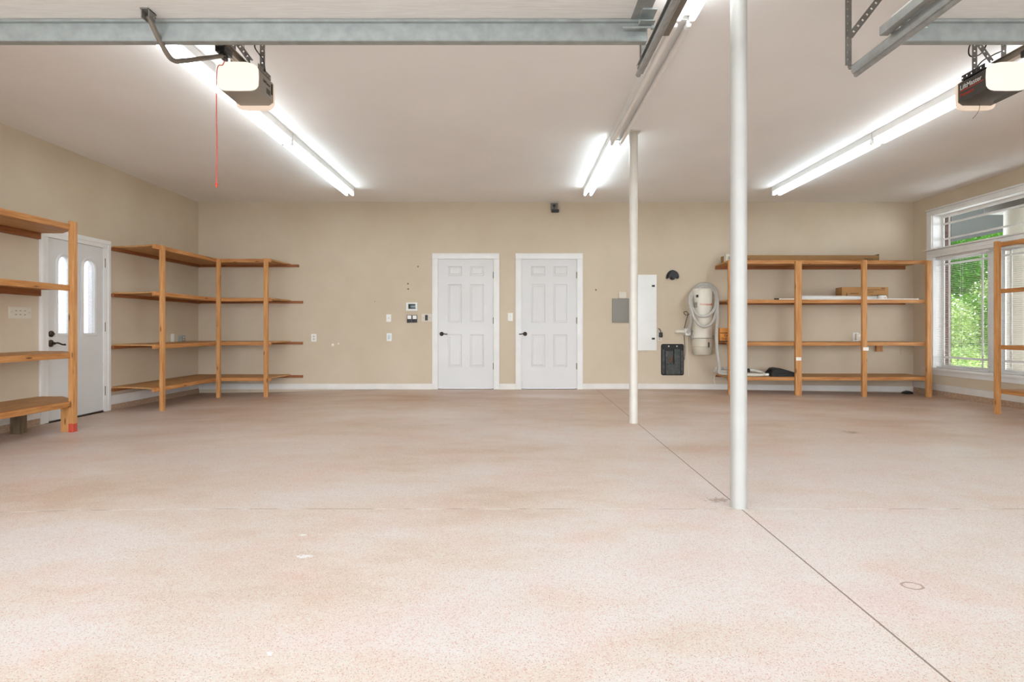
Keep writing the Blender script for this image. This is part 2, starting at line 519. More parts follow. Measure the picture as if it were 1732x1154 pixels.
def mat_frost():
    m, nt, b = newmat('textured_glass')
    out = nt.nodes['Material Output']
    tl = N(nt, 'ShaderNodeBsdfTranslucent'); tl.inputs[0].default_value = (0.34, 0.34, 0.34, 1)
    tr = N(nt, 'ShaderNodeBsdfTransparent'); tr.inputs[0].default_value = (0.72, 0.72, 0.72, 1)
    n = noise(nt, coords(nt), 110, 2)
    mx = N(nt, 'ShaderNodeMixShader')
    f = ramp(nt, [(0.35, (0.15, 0.15, 0.15, 1)), (0.65, (0.5, 0.5, 0.5, 1))])
    nt.links.new(n.outputs[0], f.inputs[0]); nt.links.new(f.outputs[0], mx.inputs[0])
    nt.links.new(tl.outputs[0], mx.inputs[1]); nt.links.new(tr.outputs[0], mx.inputs[2])
    nt.links.new(mx.outputs[0], out.inputs[0])
    return m
M_FROST = mat_frost()
def mat_brick():
    m, nt, b = newmat('brick')
    br = N(nt, 'ShaderNodeTexBrick')
    br.inputs['Color1'].default_value = lin((92, 58, 46)); br.inputs['Color2'].default_value = lin((72, 48, 40))
    br.inputs['Mortar'].default_value = lin((92, 84, 76)); br.inputs['Scale'].default_value = 4.5
    tc = N(nt, 'ShaderNodeTexCoord'); mp = N(nt, 'ShaderNodeMapping')
    mp.inputs['Rotation'].default_value = (R(90), 0, 0)
    nt.links.new(tc.outputs['Object'], mp.inputs[0]); nt.links.new(mp.outputs[0], br.inputs['Vector'])
    nt.links.new(br.outputs[0], b.inputs['Base Color']); b.inputs['Roughness'].default_value = 0.85
    return m
M_BRICK = mat_brick()
def mat_planks():
    m, nt, b = newmat('porch_planks')
    tc = N(nt, 'ShaderNodeTexCoord'); sp = N(nt, 'ShaderNodeSeparateXYZ')
    nt.links.new(tc.outputs['Object'], sp.inputs[0])
    w = math_n(nt, 'FRACT', math_n(nt, 'MULTIPLY', sp.outputs[0], 7.0))
    g = math_n(nt, 'LESS_THAN', w, 0.07)
    col = mixc(nt, g, lin((60, 60, 57)), lin((36, 36, 35)))
    nt.links.new(col, b.inputs['Base Color']); b.inputs['Roughness'].default_value = 1.0; b.inputs['Specular IOR Level'].default_value = 0.0
    return m
M_PLANK = mat_planks()
def mat_leaf(name, a, c, tr=0.45):
    m, nt, b = newmat(name)
    out = nt.nodes['Material Output']
    n = noise(nt, coords(nt), 2.2, 3)
    n2 = noise(nt, coords(nt), 17, 2)
    rp = ramp(nt, [(0.3, lin(a)), (0.68, lin(c))])
    f = math_n(nt, 'ADD', math_n(nt, 'MULTIPLY', n.outputs[0], 0.55), math_n(nt, 'MULTIPLY', n2.outputs[0], 0.45))
    nt.links.new(f, rp.inputs[0])
    nt.links.new(rp.outputs[0], b.inputs['Base Color'])
    b.inputs['Roughness'].default_value = 0.55
    tl = N(nt, 'ShaderNodeBsdfTranslucent'); nt.links.new(rp.outputs[0], tl.inputs[0])
    mx = N(nt, 'ShaderNodeMixShader'); mx.inputs[0].default_value = tr
    nt.links.new(b.outputs[0], mx.inputs[1]); nt.links.new(tl.outputs[0], mx.inputs[2])
    nt.links.new(mx.outputs[0], out.inputs[0])
    return m
M_LEAF1 = mat_leaf('leaf_mid_green', (46, 92, 22), (124, 178, 54))
M_LEAF2 = mat_leaf('leaf_lime', (104, 146, 52), (206, 220, 146))
M_LEAF3 = mat_leaf('leaf_deep_green', (34, 78, 22), (96, 156, 52))
M_BARK = plain('bark', (96, 78, 60), 0.9, var=0.2, vs=20)
M_LAWN = plain('lawn_green', (96, 116, 44), 0.9, var=0.35, vs=14)
M_DRIVE = plain('driveway_concrete', (222, 219, 213), 0.85, var=0.06, vs=3)

# ------------------------------------------------------------------ room shell
XL, XR, YB, YF, ZC = -4.94, 6.26, 9.26, -0.15, 2.93

def structure(mb, name, mat, label=None, cat=None):
    return mb.build(name, mat, None, label, cat, None, 'structure')

def build_floor():
    bm = bmesh.new()
    nx, ny = 56, 48
    xs = [XL - 0.1 + (XR - XL + 0.2) * i / nx for i in range(nx + 1)]
    ys = [YF - 0.2 + (YB - YF + 0.3) * i / ny for i in range(ny + 1)]
    g = [[bm.verts.new((x, y, floor_z(x, y))) for x in xs] for y in ys]
    for j in range(ny):
        for i in range(nx):
            bm.faces.new((g[j][i], g[j][i + 1], g[j + 1][i + 1], g[j + 1][i]))
    mb = MB(); mb.bm(bm)
    mb.box(XL - 0.1, XR + 0.1, YF - 0.2, YB + 0.1, -0.3, -0.12)
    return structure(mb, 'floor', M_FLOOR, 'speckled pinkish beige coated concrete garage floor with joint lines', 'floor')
build_floor()

structure(MB().box(XL - 0.2, XR + 0.2, YF - 0.2, YB + 0.2, ZC, ZC + 0.12), 'ceiling', M_CEIL, 'smooth off-white painted garage ceiling', 'ceiling')

D1 = dict(cx=(-1.278, -0.225), sx=(-1.19, -0.312))
D2 = dict(cx=(0.028, 1.08), sx=(0.117, 0.994))
DT, DZ0 = 2.043, 0.012
w = MB()
edges = [XL - 0.12, D1['sx'][0], D1['sx'][1], D2['sx'][0], D2['sx'][1], XR + 0.12]
w.box(edges[0], edges[1], YB, YB + 0.12, -0.2, ZC)
w.box(edges[2], edges[3], YB, YB + 0.12, -0.2, ZC)
w.box(edges[4], edges[5], YB, YB + 0.12, -0.2, ZC)
w.box(edges[1], edges[2], YB, YB + 0.12, DT, ZC)
w.box(edges[3], edges[4], YB, YB + 0.12, DT, ZC)
w.box(edges[1], edges[2], YB, YB + 0.12, -0.2, 0.0)
w.box(edges[3], edges[4], YB, YB + 0.12, -0.2, 0.0)
structure(w, 'wall_back', M_WALL, 'tan painted back wall with two white doors', 'wall')

LD = dict(cy=(6.15, 7.225), sy=(6.235, 7.137), top=1.923, bot=-0.05, ctop=2.015)
w = MB()
w.box(XL - 0.12, XL, YF - 0.2, LD['sy'][0], -0.2, ZC)
w.box(XL - 0.12, XL, LD['sy'][1], YB, -0.2, ZC)
w.box(XL - 0.12, XL, LD['sy'][0], LD['sy'][1], LD['top'], ZC)
w.box(XL - 0.12, XL, LD['sy'][0], LD['sy'][1], -0.2, LD['bot'] - 0.02)
structure(w, 'wall_left', M_WALL, 'tan painted side wall holding the white door with arched lights', 'wall')

WY0, WYM0, WYM1, WY1 = 6.82, 7.74, 7.92, 8.84
WZ0, WZM0, WZM1, WZ1 = 0.365, 2.01, 2.155, 2.65
w = MB()
w.box(XR, XR + 0.15, YF - 0.2, WY0, -0.2, ZC)
w.box(XR, XR + 0.15, WY1, YB, -0.2, ZC)
w.box(XR, XR + 0.15, WY0, WY1, WZ1, ZC)
w.box(XR, XR + 0.15, WY0, WY1, -0.2, WZ0)
structure(w, 'wall_right', M_WALL, 'tan painted side wall around the tall window', 'wall')

w = MB()
OPN = ((-4.26, 0.675), (1.93, 4.61)); OPT = 2.44
for a, b_ in ((XL, OPN[0][0]), (OPN[0][1], OPN[1][0]), (OPN[1][1], XR)):
    w.box(a, b_, YF - 0.2, YF, -0.2, ZC)
for a, b_ in OPN:
    w.box(a, b_, YF - 0.2, YF, OPT, ZC)
structure(w, 'wall_front', M_WALL, 'wall with the two open garage doorways', 'wall')

# baseboards and curbs
w = MB()
for a, b_ in ((XL + 0.014, D1['cx'][0]), (D1['cx'][1], D2['cx'][0])):
    w.box(a, b_, YB - 0.014, YB + 0.002, 0.004, 0.088, 0.004)
    w.box(a, b_, YB - 0.022, YB - 0.012, 0.0, 0.016)
x0, x1 = D2['cx'][1], XR
vs = []
for x, zz in ((x0, 0.0), (2.6, 0.0), (x1, -0.045)):
    vs += [(x, YB - 0.014, zz + 0.004), (x, YB + 0.002, zz + 0.004), (x, YB + 0.002, zz + 0.088), (x, YB - 0.014, zz + 0.088)]
w.add(vs, [(0, 1, 2, 3), (8, 11, 10, 9)] + [(k + i, k + 4 + i, k + 4 + (i + 1) % 4, k + (i + 1) % 4) for k in (0, 4) for i in range(4)])
structure(w, 'baseboard_back', M_BASE, 'white scuffed baseboard along the back wall', 'baseboard')
w = MB()
for a, b_ in ((YF, LD['cy'][0]), (LD['cy'][1], YB)):
    w.box(XL - 0.002, XL + 0.014, a, b_, 0.025, 0.13, 0.004)
    w.box(XL - 0.002, XL + 0.02, a, b_, 0.018, 0.036)
structure(w, 'baseboard_left', M_BASE, 'white baseboard along the wall beside the arched-light door', 'baseboard')
w = MB(); w.box(XR - 0.014, XR + 0.002, YF, YB, 0.037, 0.13, 0.004)
structure(w, 'baseboard_right', M_BASE, 'white baseboard under the tall window', 'baseboard')
w = MB()
for a, b_ in ((YF, LD['cy'][0] + 0.02), (LD['cy'][1] - 0.02, YB)):
    w.box(XL - 0.002, XL + 0.012, a, b_, -0.15, 0.019)
structure(w, 'trim_1', M_CURB, 'bare concrete curb below the baseboard by the arched-light door', 'curb')
structure(MB().box(XR - 0.012, XR + 0.002, YF, YB, -0.15, 0.04), 'trim_2', M_CURB, 'bare concrete curb below the window wall baseboard', 'curb')

# ------------------------------------------------------------------ doors
def door_panelled(name, d, label, hsign):
    root = thing(name, ((d['cx'][0] + d['cx'][1]) / 2, YB, 0), label, 'door', None, 'structure')
    x0, x1 = d['sx']; c0, c1 = d['cx']
    f = 0.013
    cs = MB()
    ctop = 2.129
    for a, b_, z0, z1 in ((c0, x0 + 0.004, 0.0, DT - 0.004), (x1 - 0.004, c1, 0.0, DT - 0.004), (c0, c1, DT - 0.0039, ctop)):
        cs.box(a, b_, YB - 0.018, YB + 0.002, z0, z1, 0.005)
    # jamb and stop behind the slab
    cs.box(x0 - 0.002, x0 + 0.02, YB + 0.05, YB + 0.12, 0.0, DT); cs.box(x1 - 0.02, x1 + 0.002, YB + 0.05, YB + 0.12, 0.0, DT)
    cs.box(x0, x1, YB + 0.05, YB + 0.12, DT - 0.02, DT + 0.002)
    cs.build('casing', M_TRIM, root)
    gap = 0.004
    a, b_, z0, z1 = x0 + gap, x1 - gap, DZ0, DT - gap
    wd = b_ - a
    yf = YB + 0.004
    cols = [(0.155, 0.37), (wd - 0.37, wd - 0.155)]
    rows = [(0.335, 0.845), (1.03, 1.63), (1.765, 1.915)]
    xs = sorted({0, wd} | {q for c in cols for q in c}); zs = sorted({0, z1 - z0} | {q for c in rows for q in c})
    bm = bmesh.new()
    g = [[bm.verts.new((a + x, yf, z0 + z)) for x in xs] for z in zs]
    panels = []
    for j in range(len(zs) - 1):
        for i in range(len(xs) - 1):
            fc = bm.faces.new((g[j][i], g[j][i + 1], g[j + 1][i + 1], g[j + 1][i]))
            if (xs[i], xs[i + 1]) in cols and (zs[j], zs[j + 1]) in rows: panels.append(fc)
    bm.normal_update()
    bmesh.ops.inset_individual(bm, faces=panels, thickness=0.012, depth=-0.010)
    bmesh.ops.inset_individual(bm, faces=panels, thickness=0.022, depth=0.0)
    bmesh.ops.inset_individual(bm, faces=panels, thickness=0.012, depth=0.007)
    mb = MB(); mb.bm(bm)
    y2 = yf + 0.044
    mb.add([(a, yf, z0), (b_, yf, z0), (b_, yf, z1), (a, yf, z1), (a, y2, z0), (b_, y2, z0), (b_, y2, z1), (a, y2, z1)],
           [(0, 4, 5, 1), (1, 5, 6, 2), (2, 6, 7, 3), (3, 7, 4, 0), (4, 7, 6, 5)])
    mb.build('door_slab', M_DOOR, root, smooth=20)
    for z in (1.788, 1.076, 0.361):
        h = MB(); h.box(x1 - 0.016, x1 - 0.002, YB - 0.004, YB + 0.006, z - 0.05, z + 0.05)
        h.cyl((x1 - 0.004, YB - 0.009, z - 0.05), (x1 - 0.004, YB - 0.009, z + 0.05), 0.006, 8)
        h.build('hinge', M_HINGE, root)
    hx = x0 + 0.06
    hz = 0.867
    h = MB(); h.lathe([(0.033, 0.006), (0.033, -0.004), (0.026, -0.012), (0.012, -0.016), (0.012, -0.045)], (hx, yf, hz), 20, 'y')
    s = hsign
    h.tube(spline([(hx, yf - 0.045, hz), (hx + s * 0.03, yf - 0.05, hz + 0.003), (hx + s * 0.07, yf - 0.048, hz - 0.004), (hx + s * 0.095, yf - 0.046, hz - 0.002)], 4), 0.008, 8)
    h.build('door_handle', M_BRONZE, root)
    MB().box(x0 - 0.002, x0 + 0.004, YB - 0.012, YB + 0.004, hz - 0.03, hz + 0.03).build('strike_plate', M_BRONZE, root)
    MB().box(x0, x1, YB + 0.002, YB + 0.10, -0.01, 0.008).build('threshold', M_BRONZE, root)
    return root
door_panelled('door_1', D1, 'white six-panel door with its lever pointing at the hinge side, beside the thermostat', 1)
door_panelled('door_2', D2, 'white six-panel door beside the grey electric panel, lever pointing at its jamb', -1)

# door with arched lights on the side wall
def arch(y0, y1, z0, z1, n=14):
    r = (y1 - y0) / 2; cy = (y0 + y1) / 2
    pts = [(y0, z0), (y1, z0)]
    for k in range(n + 1):
        a = math.pi * k / n
        pts.append((cy + r * math.cos(a), z1 - r + r * math.sin(a)))
    return pts

def entry_door():
    root = thing('door_3', (XL, 6.69, LD['bot']), 'white side entry door with two tall arched glass lights', 'door', None, 'structure')
    y0, y1 = LD['sy']; z0, z1 = LD['bot'], LD['top']
    cs = MB()
    for a, b_, q0, q1 in ((LD['cy'][0], y0 + 0.03, z0 - 0.0, z1 - 0.0025), (y1 - 0.03, LD['cy'][1], z0, z1 - 0.0025)):
        cs.box(XL - 0.002, XL + 0.012, a, b_, q0, q1, 0.004)
    for a, b_ in ((LD['cy'][0], LD['cy'][0] + 0.05), (LD['cy'][1] - 0.05, LD['cy'][1])):
        cs.box(XL, XL + 0.022, a + 0.0003, b_ - 0.0003, z0 + 0.001, LD['ctop'] - 0.0505, 0.004)
    cs.box(XL - 0.002, XL + 0.012, LD['cy'][0], LD['cy'][1], z1 - 0.002, LD['ctop'], 0.004)
    cs.box(XL, XL + 0.022, LD['cy'][0] + 0.0003, LD['cy'][1] - 0.0003, LD['ctop'] - 0.05, LD['ctop'] - 0.0003, 0.004)
    cs.box(XL - 0.11, XL - 0.05, y0 - 0.01, y0 + 0.03, z0, z1); cs.box(XL - 0.11, XL - 0.05, y1 - 0.03, y1 + 0.01, z0, z1)
    cs.box(XL - 0.11, XL - 0.05, y0, y1, z1 - 0.03, z1 + 0.01)
    cs.build('casing', M_TRIM, root)
    # slab with two arched holes
    L = ((6.405, 6.585, 0.895, 1.745), (6.785, 6.965, 0.895, 1.745))
    xf, xb = XL - 0.004, XL - 0.048
    a, b_ = y0 + 0.012, y1 - 0.006
    zb, zt = z0 + 0.018, z1 - 0.004
    sl = MB()
    def strip(ya, yb, za, zb_):
        sl.box(xb, xf, ya, yb, za, zb_)
    strip(a, L[0][0], zb, zt); strip(L[0][1], L[1][0], zb, zt); strip(L[1][1], b_, zb, zt)
    for l in L:
        strip(l[0], l[1], zb, l[2])
        r = (l[1] - l[0]) / 2; cy = (l[0] + l[1]) / 2; n = 16
        for k in range(n):
            a0 = math.pi * k / n; a1 = math.pi * (k + 1) / n
            p = [(cy + r * math.cos(t), l[3] - r + r * math.sin(t)) for t in (a0, a1)]
            sl.prism([(p[0][0], p[0][1]), (p[0][0], zt), (p[1][0], zt), (p[1][0], p[1][1])], xb, xf, 'x')
    sl.build('door_slab', M_DOOR, root, smooth=10)
    for l in L:
        rim = MB()
        out = arch(l[0] - 0.035, l[1] + 0.035, l[2] - 0.035, l[3] + 0.035)
        inn = arch(l[0] + 0.002, l[1] - 0.002, l[2] + 0.002, l[3] - 0.002)
        mid = arch(l[0] - 0.016, l[1] + 0.016, l[2] - 0.016, l[3] + 0.016)
        n = len(out)
        rings = [(out, xf - 0.001), (out, xf + 0.006), (mid, xf + 0.016), (inn, xf + 0.008), (inn, xf - 0.02)]
        vs = [(xx, p[0], p[1]) for ring, xx in rings for p in ring]
        fs = [(k * n + i, k * n + (i + 1) % n, (k + 1) * n + (i + 1) % n, (k + 1) * n + i) for k in range(len(rings) - 1) for i in range(n)]
        rim.add(vs, fs)
        rim.build('light_frame', M_DOOR, root)
        MB().prism(arch(l[0] - 0.006, l[1] + 0.006, l[2] - 0.006, l[3] + 0.006), xf - 0.026, xf - 0.018, 'x').build('glass_light', M_FROST, root)
    for z in (1.74, 0.97, 0.2):
        h = MB(); h.box(XL - 0.004, XL + 0.003, y1 - 0.026, y1 - 0.002, z - 0.055, z + 0.055)
        h.cyl((XL + 0.009, y1 - 0.006, z - 0.055), (XL + 0.009, y1 - 0.006, z + 0.055), 0.008, 8)
        h.build('hinge', M_HINGE, root)
    h = MB(); h.lathe([(0.034, -0.004), (0.034, 0.012), (0.024, 0.022), (0.008, 0.024)], (xf, 6.312, 0.893), 20, 'x')
    h.box(xf + 0.022, xf + 0.034, 6.29, 6.334, 0.888, 0.898, 0.003)
    h.build('deadbolt', M_BRONZE, root)
    h = MB(); h.lathe([(0.038, -0.004), (0.038, 0.01), (0.026, 0.02), (0.014, 0.024), (0.014, 0.05)], (xf, 6.308, 0.792), 20, 'x')
    h.tube(spline([(xf + 0.05, 6.308, 0.792), (xf + 0.055, 6.34, 0.797), (xf + 0.055, 6.38, 0.785), (xf + 0.052, 6.42, 0.775), (xf + 0.05, 6.445, 0.778), (xf + 0.05, 6.45, 0.766)], 5), 0.009, 8)
    h.build('door_handle', M_BRONZE, root)
    MB().box(XL - 0.11, XL + 0.01, y0, y1, z0 - 0.04, z0 + 0.014).build('threshold', M_BRONZE, root)
entry_door()

# ------------------------------------------------------------------ window
def window():
    root = thing('window_1', (XR, 7.83, 0), 'tall white window with a transom over two lower sashes', 'window', None, 'structure')
    xf = 6.39
    c = MB(); cw = 0.10
    c.box(XR - 0.02, XR + 0.002, WY1, WY1 + cw, WZM1 - 0.019, WZ1 - 0.0025, 0.004); c.box(XR - 0.02, XR + 0.002, WY1, WY1 + cw, WZ0 + 0.0025, WZM0 - 0.0005, 0.004)
    c.box(XR - 0.02, XR + 0.002, WY0 - cw, WY0, WZM1 - 0.019, WZ1 - 0.0025, 0.004); c.box(XR - 0.02, XR + 0.002, WY0 - cw, WY0, WZ0 + 0.0025, WZM0 - 0.0005, 0.004)
    c.box(XR - 0.02, XR + 0.002, WY0 - cw, WY1 + cw, WZ1 - 0.002, WZ1 + 0.0595, 0.004)
    c.box(XR - 0.03, XR + 0.002, WY0 - cw - 0.01, WY1 + cw + 0.01, WZ1 + 0.06, WZ1 + 0.085, 0.004)
    c.build('casing', M_TRIM, root)
    j = MB()
    j.box(XR - 0.002, XR + 0.16, WY1 - 0.012, WY1 + 0.002, WZ0, WZ1); j.box(XR - 0.002, XR + 0.16, WY0 - 0.002, WY0 + 0.012, WZ0, WZ1)
    j.box(XR - 0.002, XR + 0.16, WY0, WY1, WZ1 - 0.012, WZ1 + 0.002)
    j.build('jamb', M_TRIM, root)
    t = MB(); t.box(XR - 0.0195, XR + 0.16, WY0 - cw, WY1 + cw, WZM0, WZM1 - 0.041, 0.003)
    t.box(XR - 0.05, XR + 0.16, WY0 - cw - 0.02, WY1 + cw + 0.02, WZM1 - 0.04, WZM1 - 0.02, 0.004)
    t.box(XR - 0.026, XR, WY0 - cw, WY1 + cw, WZM0 + 0.045, WZM0 + 0.06, 0.003)
    t.build('transom_bar', M_TRIM, root)
    MB().box(XR + 0.10, XR + 0.19, WYM0, WYM1, WZ0, WZM0 + 0.01, 0.004).build('mullion', M_TRIM, root)
    s = MB(); s.box(XR - 0.06, XR + 0.15, WY0 - cw - 0.02, WY1 + cw + 0.02, WZ0 - 0.028, WZ0 + 0.002, 0.005)
    s.build('sill', M_TRIM, root)
    MB().box(XR - 0.018, XR + 0.002, WY0 - cw, WY1 + cw, WZ0 - 0.10, WZ0 - 0.026, 0.004).build('apron', M_TRIM, root)
    def sash(y0, y1, z0, z1, fr, vm, hm, name):
        m = MB()
        m.box(xf, xf + 0.0095, y0, y0 + fr, z0, z1); m.box(xf, xf + 0.0095, y1 - fr, y1, z0, z1)
        m.box(xf, xf + 0.0095, y0 + fr, y1 - fr, z0, z0 + fr); m.box(xf, xf + 0.0095, y0 + fr, y1 - fr, z1 - fr, z1)
        for v in vm: m.box(xf + 0.001, xf + 0.0055, v - 0.016, v + 0.016, z0 + fr, z1 - fr)
        for h in hm: m.box(xf + 0.0015, xf + 0.005, y0 + fr, y1 - fr, h - 0.014, h + 0.014)
        o = m.build(name, M_TRIM, root)
        MB().box(xf + 0.006, xf + 0.009, y0 + fr - 0.005, y1 - fr + 0.005, z0 + fr - 0.005, z1 - fr + 0.005).build('pane', M_GLASS, o)
    sash(WYM1, WY1 - 0.012, WZ0 + 0.002, WZM0, 0.052, (WYM1 + 0.14, WY1 - 0.16), (1.90, 0.53), 'lower_sash')
    sash(WY0 + 0.012, WYM0, WZ0 + 0.002, WZM0, 0.052, (WY0 + 0.16, WYM0 - 0.14), (1.90, 0.53), 'lower_sash')
    sash(WY0 + 0.012, WY1 - 0.012, WZM1 - 0.03, WZ1 - 0.012, 0.045, (WY0 + 0.16, WY1 - 0.16), (2.50, 2.277), 'transom_sash')
    lat = MB()
    lat.box(XR + 0.105, XR + 0.13, 8.35, 8.43, 0.66, 0.69, 0.004)
window()

def blind(y0, y1, label):
    root = thing('window_blind', (XR + 0.06, (y0 + y1) / 2, WZ0), label, 'blind', 'horizontal blinds in the tall window')
    xc = XR + 0.058
    MB().box(xc - 0.02, xc + 0.02, y0, y1, WZM0 - 0.03, WZM0 - 0.001, 0.003).build('headrail', M_TRIM, root)
    m = MB(); z = WZ0 + 0.045
    while z < WZM0 - 0.04:
        m.add([(xc - 0.0125, y0, z), (xc, y0, z + 0.003), (xc + 0.0125, y0, z + 0.003), (xc - 0.0125, y1, z), (xc, y1, z + 0.003), (xc + 0.0125, y1, z + 0.003),
               (xc - 0.0125, y0, z + 0.002), (xc, y0, z + 0.005), (xc + 0.0125, y0, z + 0.005), (xc - 0.0125, y1, z + 0.002), (xc, y1, z + 0.005), (xc + 0.0125, y1, z + 0.005)],
              [(0, 1, 4, 3), (1, 2, 5, 4), (6, 9, 10, 7), (7, 10, 11, 8), (0, 3, 9, 6), (2, 8, 11, 5), (0, 6, 7, 1), (1, 7, 8, 2), (3, 4, 10, 9), (4, 5, 11, 10)])
        z += 0.0262
    m.build('slats', M_SLAT, root)
    MB().box(xc - 0.013, xc + 0.013, y0, y1, WZ0 + 0.006, WZ0 + 0.024, 0.003).build('bottom_rail', M_SLAT, root)
    for yy in (y0 + 0.12, (y0 + y1) / 2, y1 - 0.12):
        l = MB()
        for dx in (-0.014, 0.014): l.cyl((xc + dx, yy, WZ0 + 0.02), (xc + dx, yy, WZM0 - 0.02), 0.0011, 5)
        l.build('ladder_cord', M_TRIM, root)
    cd = MB(); cd.cyl((xc - 0.02, y1 - 0.06, WZM0 - 0.02), (xc - 0.02, y1 - 0.06, 1.0), 0.0014, 5)
    cd.lathe([(0.003, 0.0), (0.007, -0.01), (0.006, -0.035)], (xc - 0.02, y1 - 0.06, 1.0), 8)
    cd.build('pull_cord', M_TRIM, root)
blind(WYM1 - 0.06, WY1 - 0.02, 'open white blind over the sash next to the back wall shelves')
blind(WY0 + 0.02, WYM0 + 0.06, 'open white blind behind the shelving that stands at the window')

# ------------------------------------------------------------------ wooden shelving
def post(root, x0, x1, y0, y1, ztop, mat=None):
    fz = min(floor_z(x0, y0), floor_z(x1, y1))
    MB().box(x0, x1, y0, y1, fz - 0.001, ztop, 0.002).build('post', mat or M_WZ, root)

def tag_on(root, x0, x1, y, z0, z1):
    MB().box(x0, x1, y - 0.0015, y + 0.0005, z0, z1).build('paper_tag', M_TAG, root, label='small white paper tag')

# corner unit
def corner_unit():
    root = thing('corner_shelf_unit', (-4.3, 8.0, floor_z(-4.3, 8.0)), 'L-shaped wooden shelving unit in the corner between arched-light door and back wall', 'shelving')
    FX, FY = -4.31, 8.60       # front faces
    xe = -3.565
    tops = [1.965, 1.397, 0.757, 0.236]
    for i, T in enumerate(tops):
        ply = 0.018
        n = 8
        p = [(XL + 0.004, 7.27)]
        for k in range(1, n + 1):
            t = k / n
            p.append((XL + 0.004 + (FX - XL - 0.03) * t, 7.27 - 0.17 * t + 0.035 * math.sin(math.pi * t)))
        p += [(FX - 0.02, FY + 0.02), (xe + 0.02, FY + 0.02), (xe + 0.07, YB - 0.004), (XL + 0.004, YB - 0.004)]
        b = MB().prism(p, T - ply, T, 'z').build('shelf_board', M_PLYY, root)
        MB().box(FX - 0.036, FX, 7.10, FY + 0.036, T - 0.05, T, 0.002).build('front_rail', M_WY, b)
        MB().box(FX, xe + 0.03, FY, FY + 0.036, T - 0.05, T, 0.002).build('front_rail', M_WX, b)
        MB().box(XL + 0.001, XL + 0.04, 7.24, YB - 0.001, T - ply - 0.04, T - ply, 0.002).build('wall_cleat', M_CY, b)
        MB().box(XL + 0.041, -3.30 - (0.06 if i == 0 else 0), YB - 0.04, YB - 0.001, T - ply - 0.036, T - ply + 0.004, 0.002).build('wall_cleat', M_CX, b)
    post(root, FX - 0.008, FX + 0.034, 7.20, 7.262, 1.968)
    post(root, FX + 0.001, FX + 0.052, 8.555, 8.60, 1.968)
    post(root, xe - 0.058, xe, 8.557, 8.60, 1.968)
corner_unit()

# unit left of the side entry door
def near_unit():
    root = thing('wooden_shelf_unit', (-4.5, 5.0, floor_z(-4.5, 5.0)), 'wooden shelving unit in front of the five-gang wall plate, running up to the arched-light door', 'shelving')
    FX = -4.29
    for i, T in enumerate([1.96, 1.37, 0.717, 0.245]):
        ply = 0.018
        p = [(XL + 0.026, 6.15), (-4.70, 6.16), (FX - 0.12, 5.92), (FX - 0.025, 5.74), (FX - 0.025, 3.2), (XL + 0.004, 3.2), (XL + 0.004, 6.13), (XL + 0.026, 6.13)]
        b = MB().prism(p, T - ply, T, 'z').build('shelf_board', M_PLYY, root)
        MB().box(FX - 0.036, FX, 3.2, 5.715, T - 0.055, T, 0.002).build('front_rail', M_WY, b)
        MB().box(XL + 0.001, XL + 0.04, 3.2, 6.13, T - ply - 0.065, T - ply, 0.002).build('wall_cleat', M_CY, b)
    post(root, FX - 0.018, FX + 0.028, 5.717, 5.775, 1.99, M_WZR)
    post(root, FX, FX + 0.04, 3.6, 3.66, 1.99)
    MB().box(FX - 0.105, FX - 0.022, 5.735, 5.775, floor_z(-4.35, 5.7) - 0.001, 0.225, 0.002).build('support_block', M_WZ, root)
    MB().box(-4.79, -4.70, 5.62, 5.71, floor_z(-4.75, 5.65) - 0.001, 0.226, 0.004).build('support_post', M_OLDW, root, label='grey weathered support post')
near_unit()

# unit on the back wall beside the vacuum
TR = [1.943, 1.372, 0.752, 0.246]
def back_unit():
    root = thing('long_shelf_unit', (4.6, 8.9, floor_z(4.6, 8.9)), 'long wooden shelving unit on the back wall beside the vacuum canister', 'shelving')
    FY = 8.60
    for i, T in enumerate(TR):
        ply = 0.018
        p = [(3.12, FY + 0.02), (6.04, FY + 0.02), (6.10, FY + 0.12), (6.10, YB - 0.004), (3.16, YB - 0.004)]
        b = MB().prism(p, T - ply, T, 'z').build('shelf_board', M_PLY, root)
        MB().box(3.11, 6.04, FY, FY + 0.036, T - 0.052, T, 0.002).build('front_rail', M_WX, b)
        MB().box(3.15, 6.11, YB - 0.04, YB - 0.001, T - ply - (0.05 if i == 0 else 0.03), T - ply, 0.002).build('wall_cleat', M_CX, b)
    post(root, 3.11, 3.155, 8.556, 8.60, 1.95)
    post(root, 4.08, 4.125, 8.556, 8.60, 1.93); post(root, 4.1255, 4.17, 8.556, 8.60, 1.92)
    post(root, 5.05, 5.115, 8.556, 8.60, 1.945)
    post(root, 5.985, 6.05, 8.556, 8.60, 1.935)
    post(root, 6.02, 6.06, 8.56, 8.62, 0.3)
    tag_on(root, 4.085, 4.16, 8.556, 0.487, 0.535)
    tag_on(root, 5.055, 5.135, 8.556, 0.63, 0.68)
    MB().box(5.66, 5.76, YB - 0.035, YB - 0.001, 0.59, 0.718, 0.003).build('support_block', M_WZ, root)
back_unit()

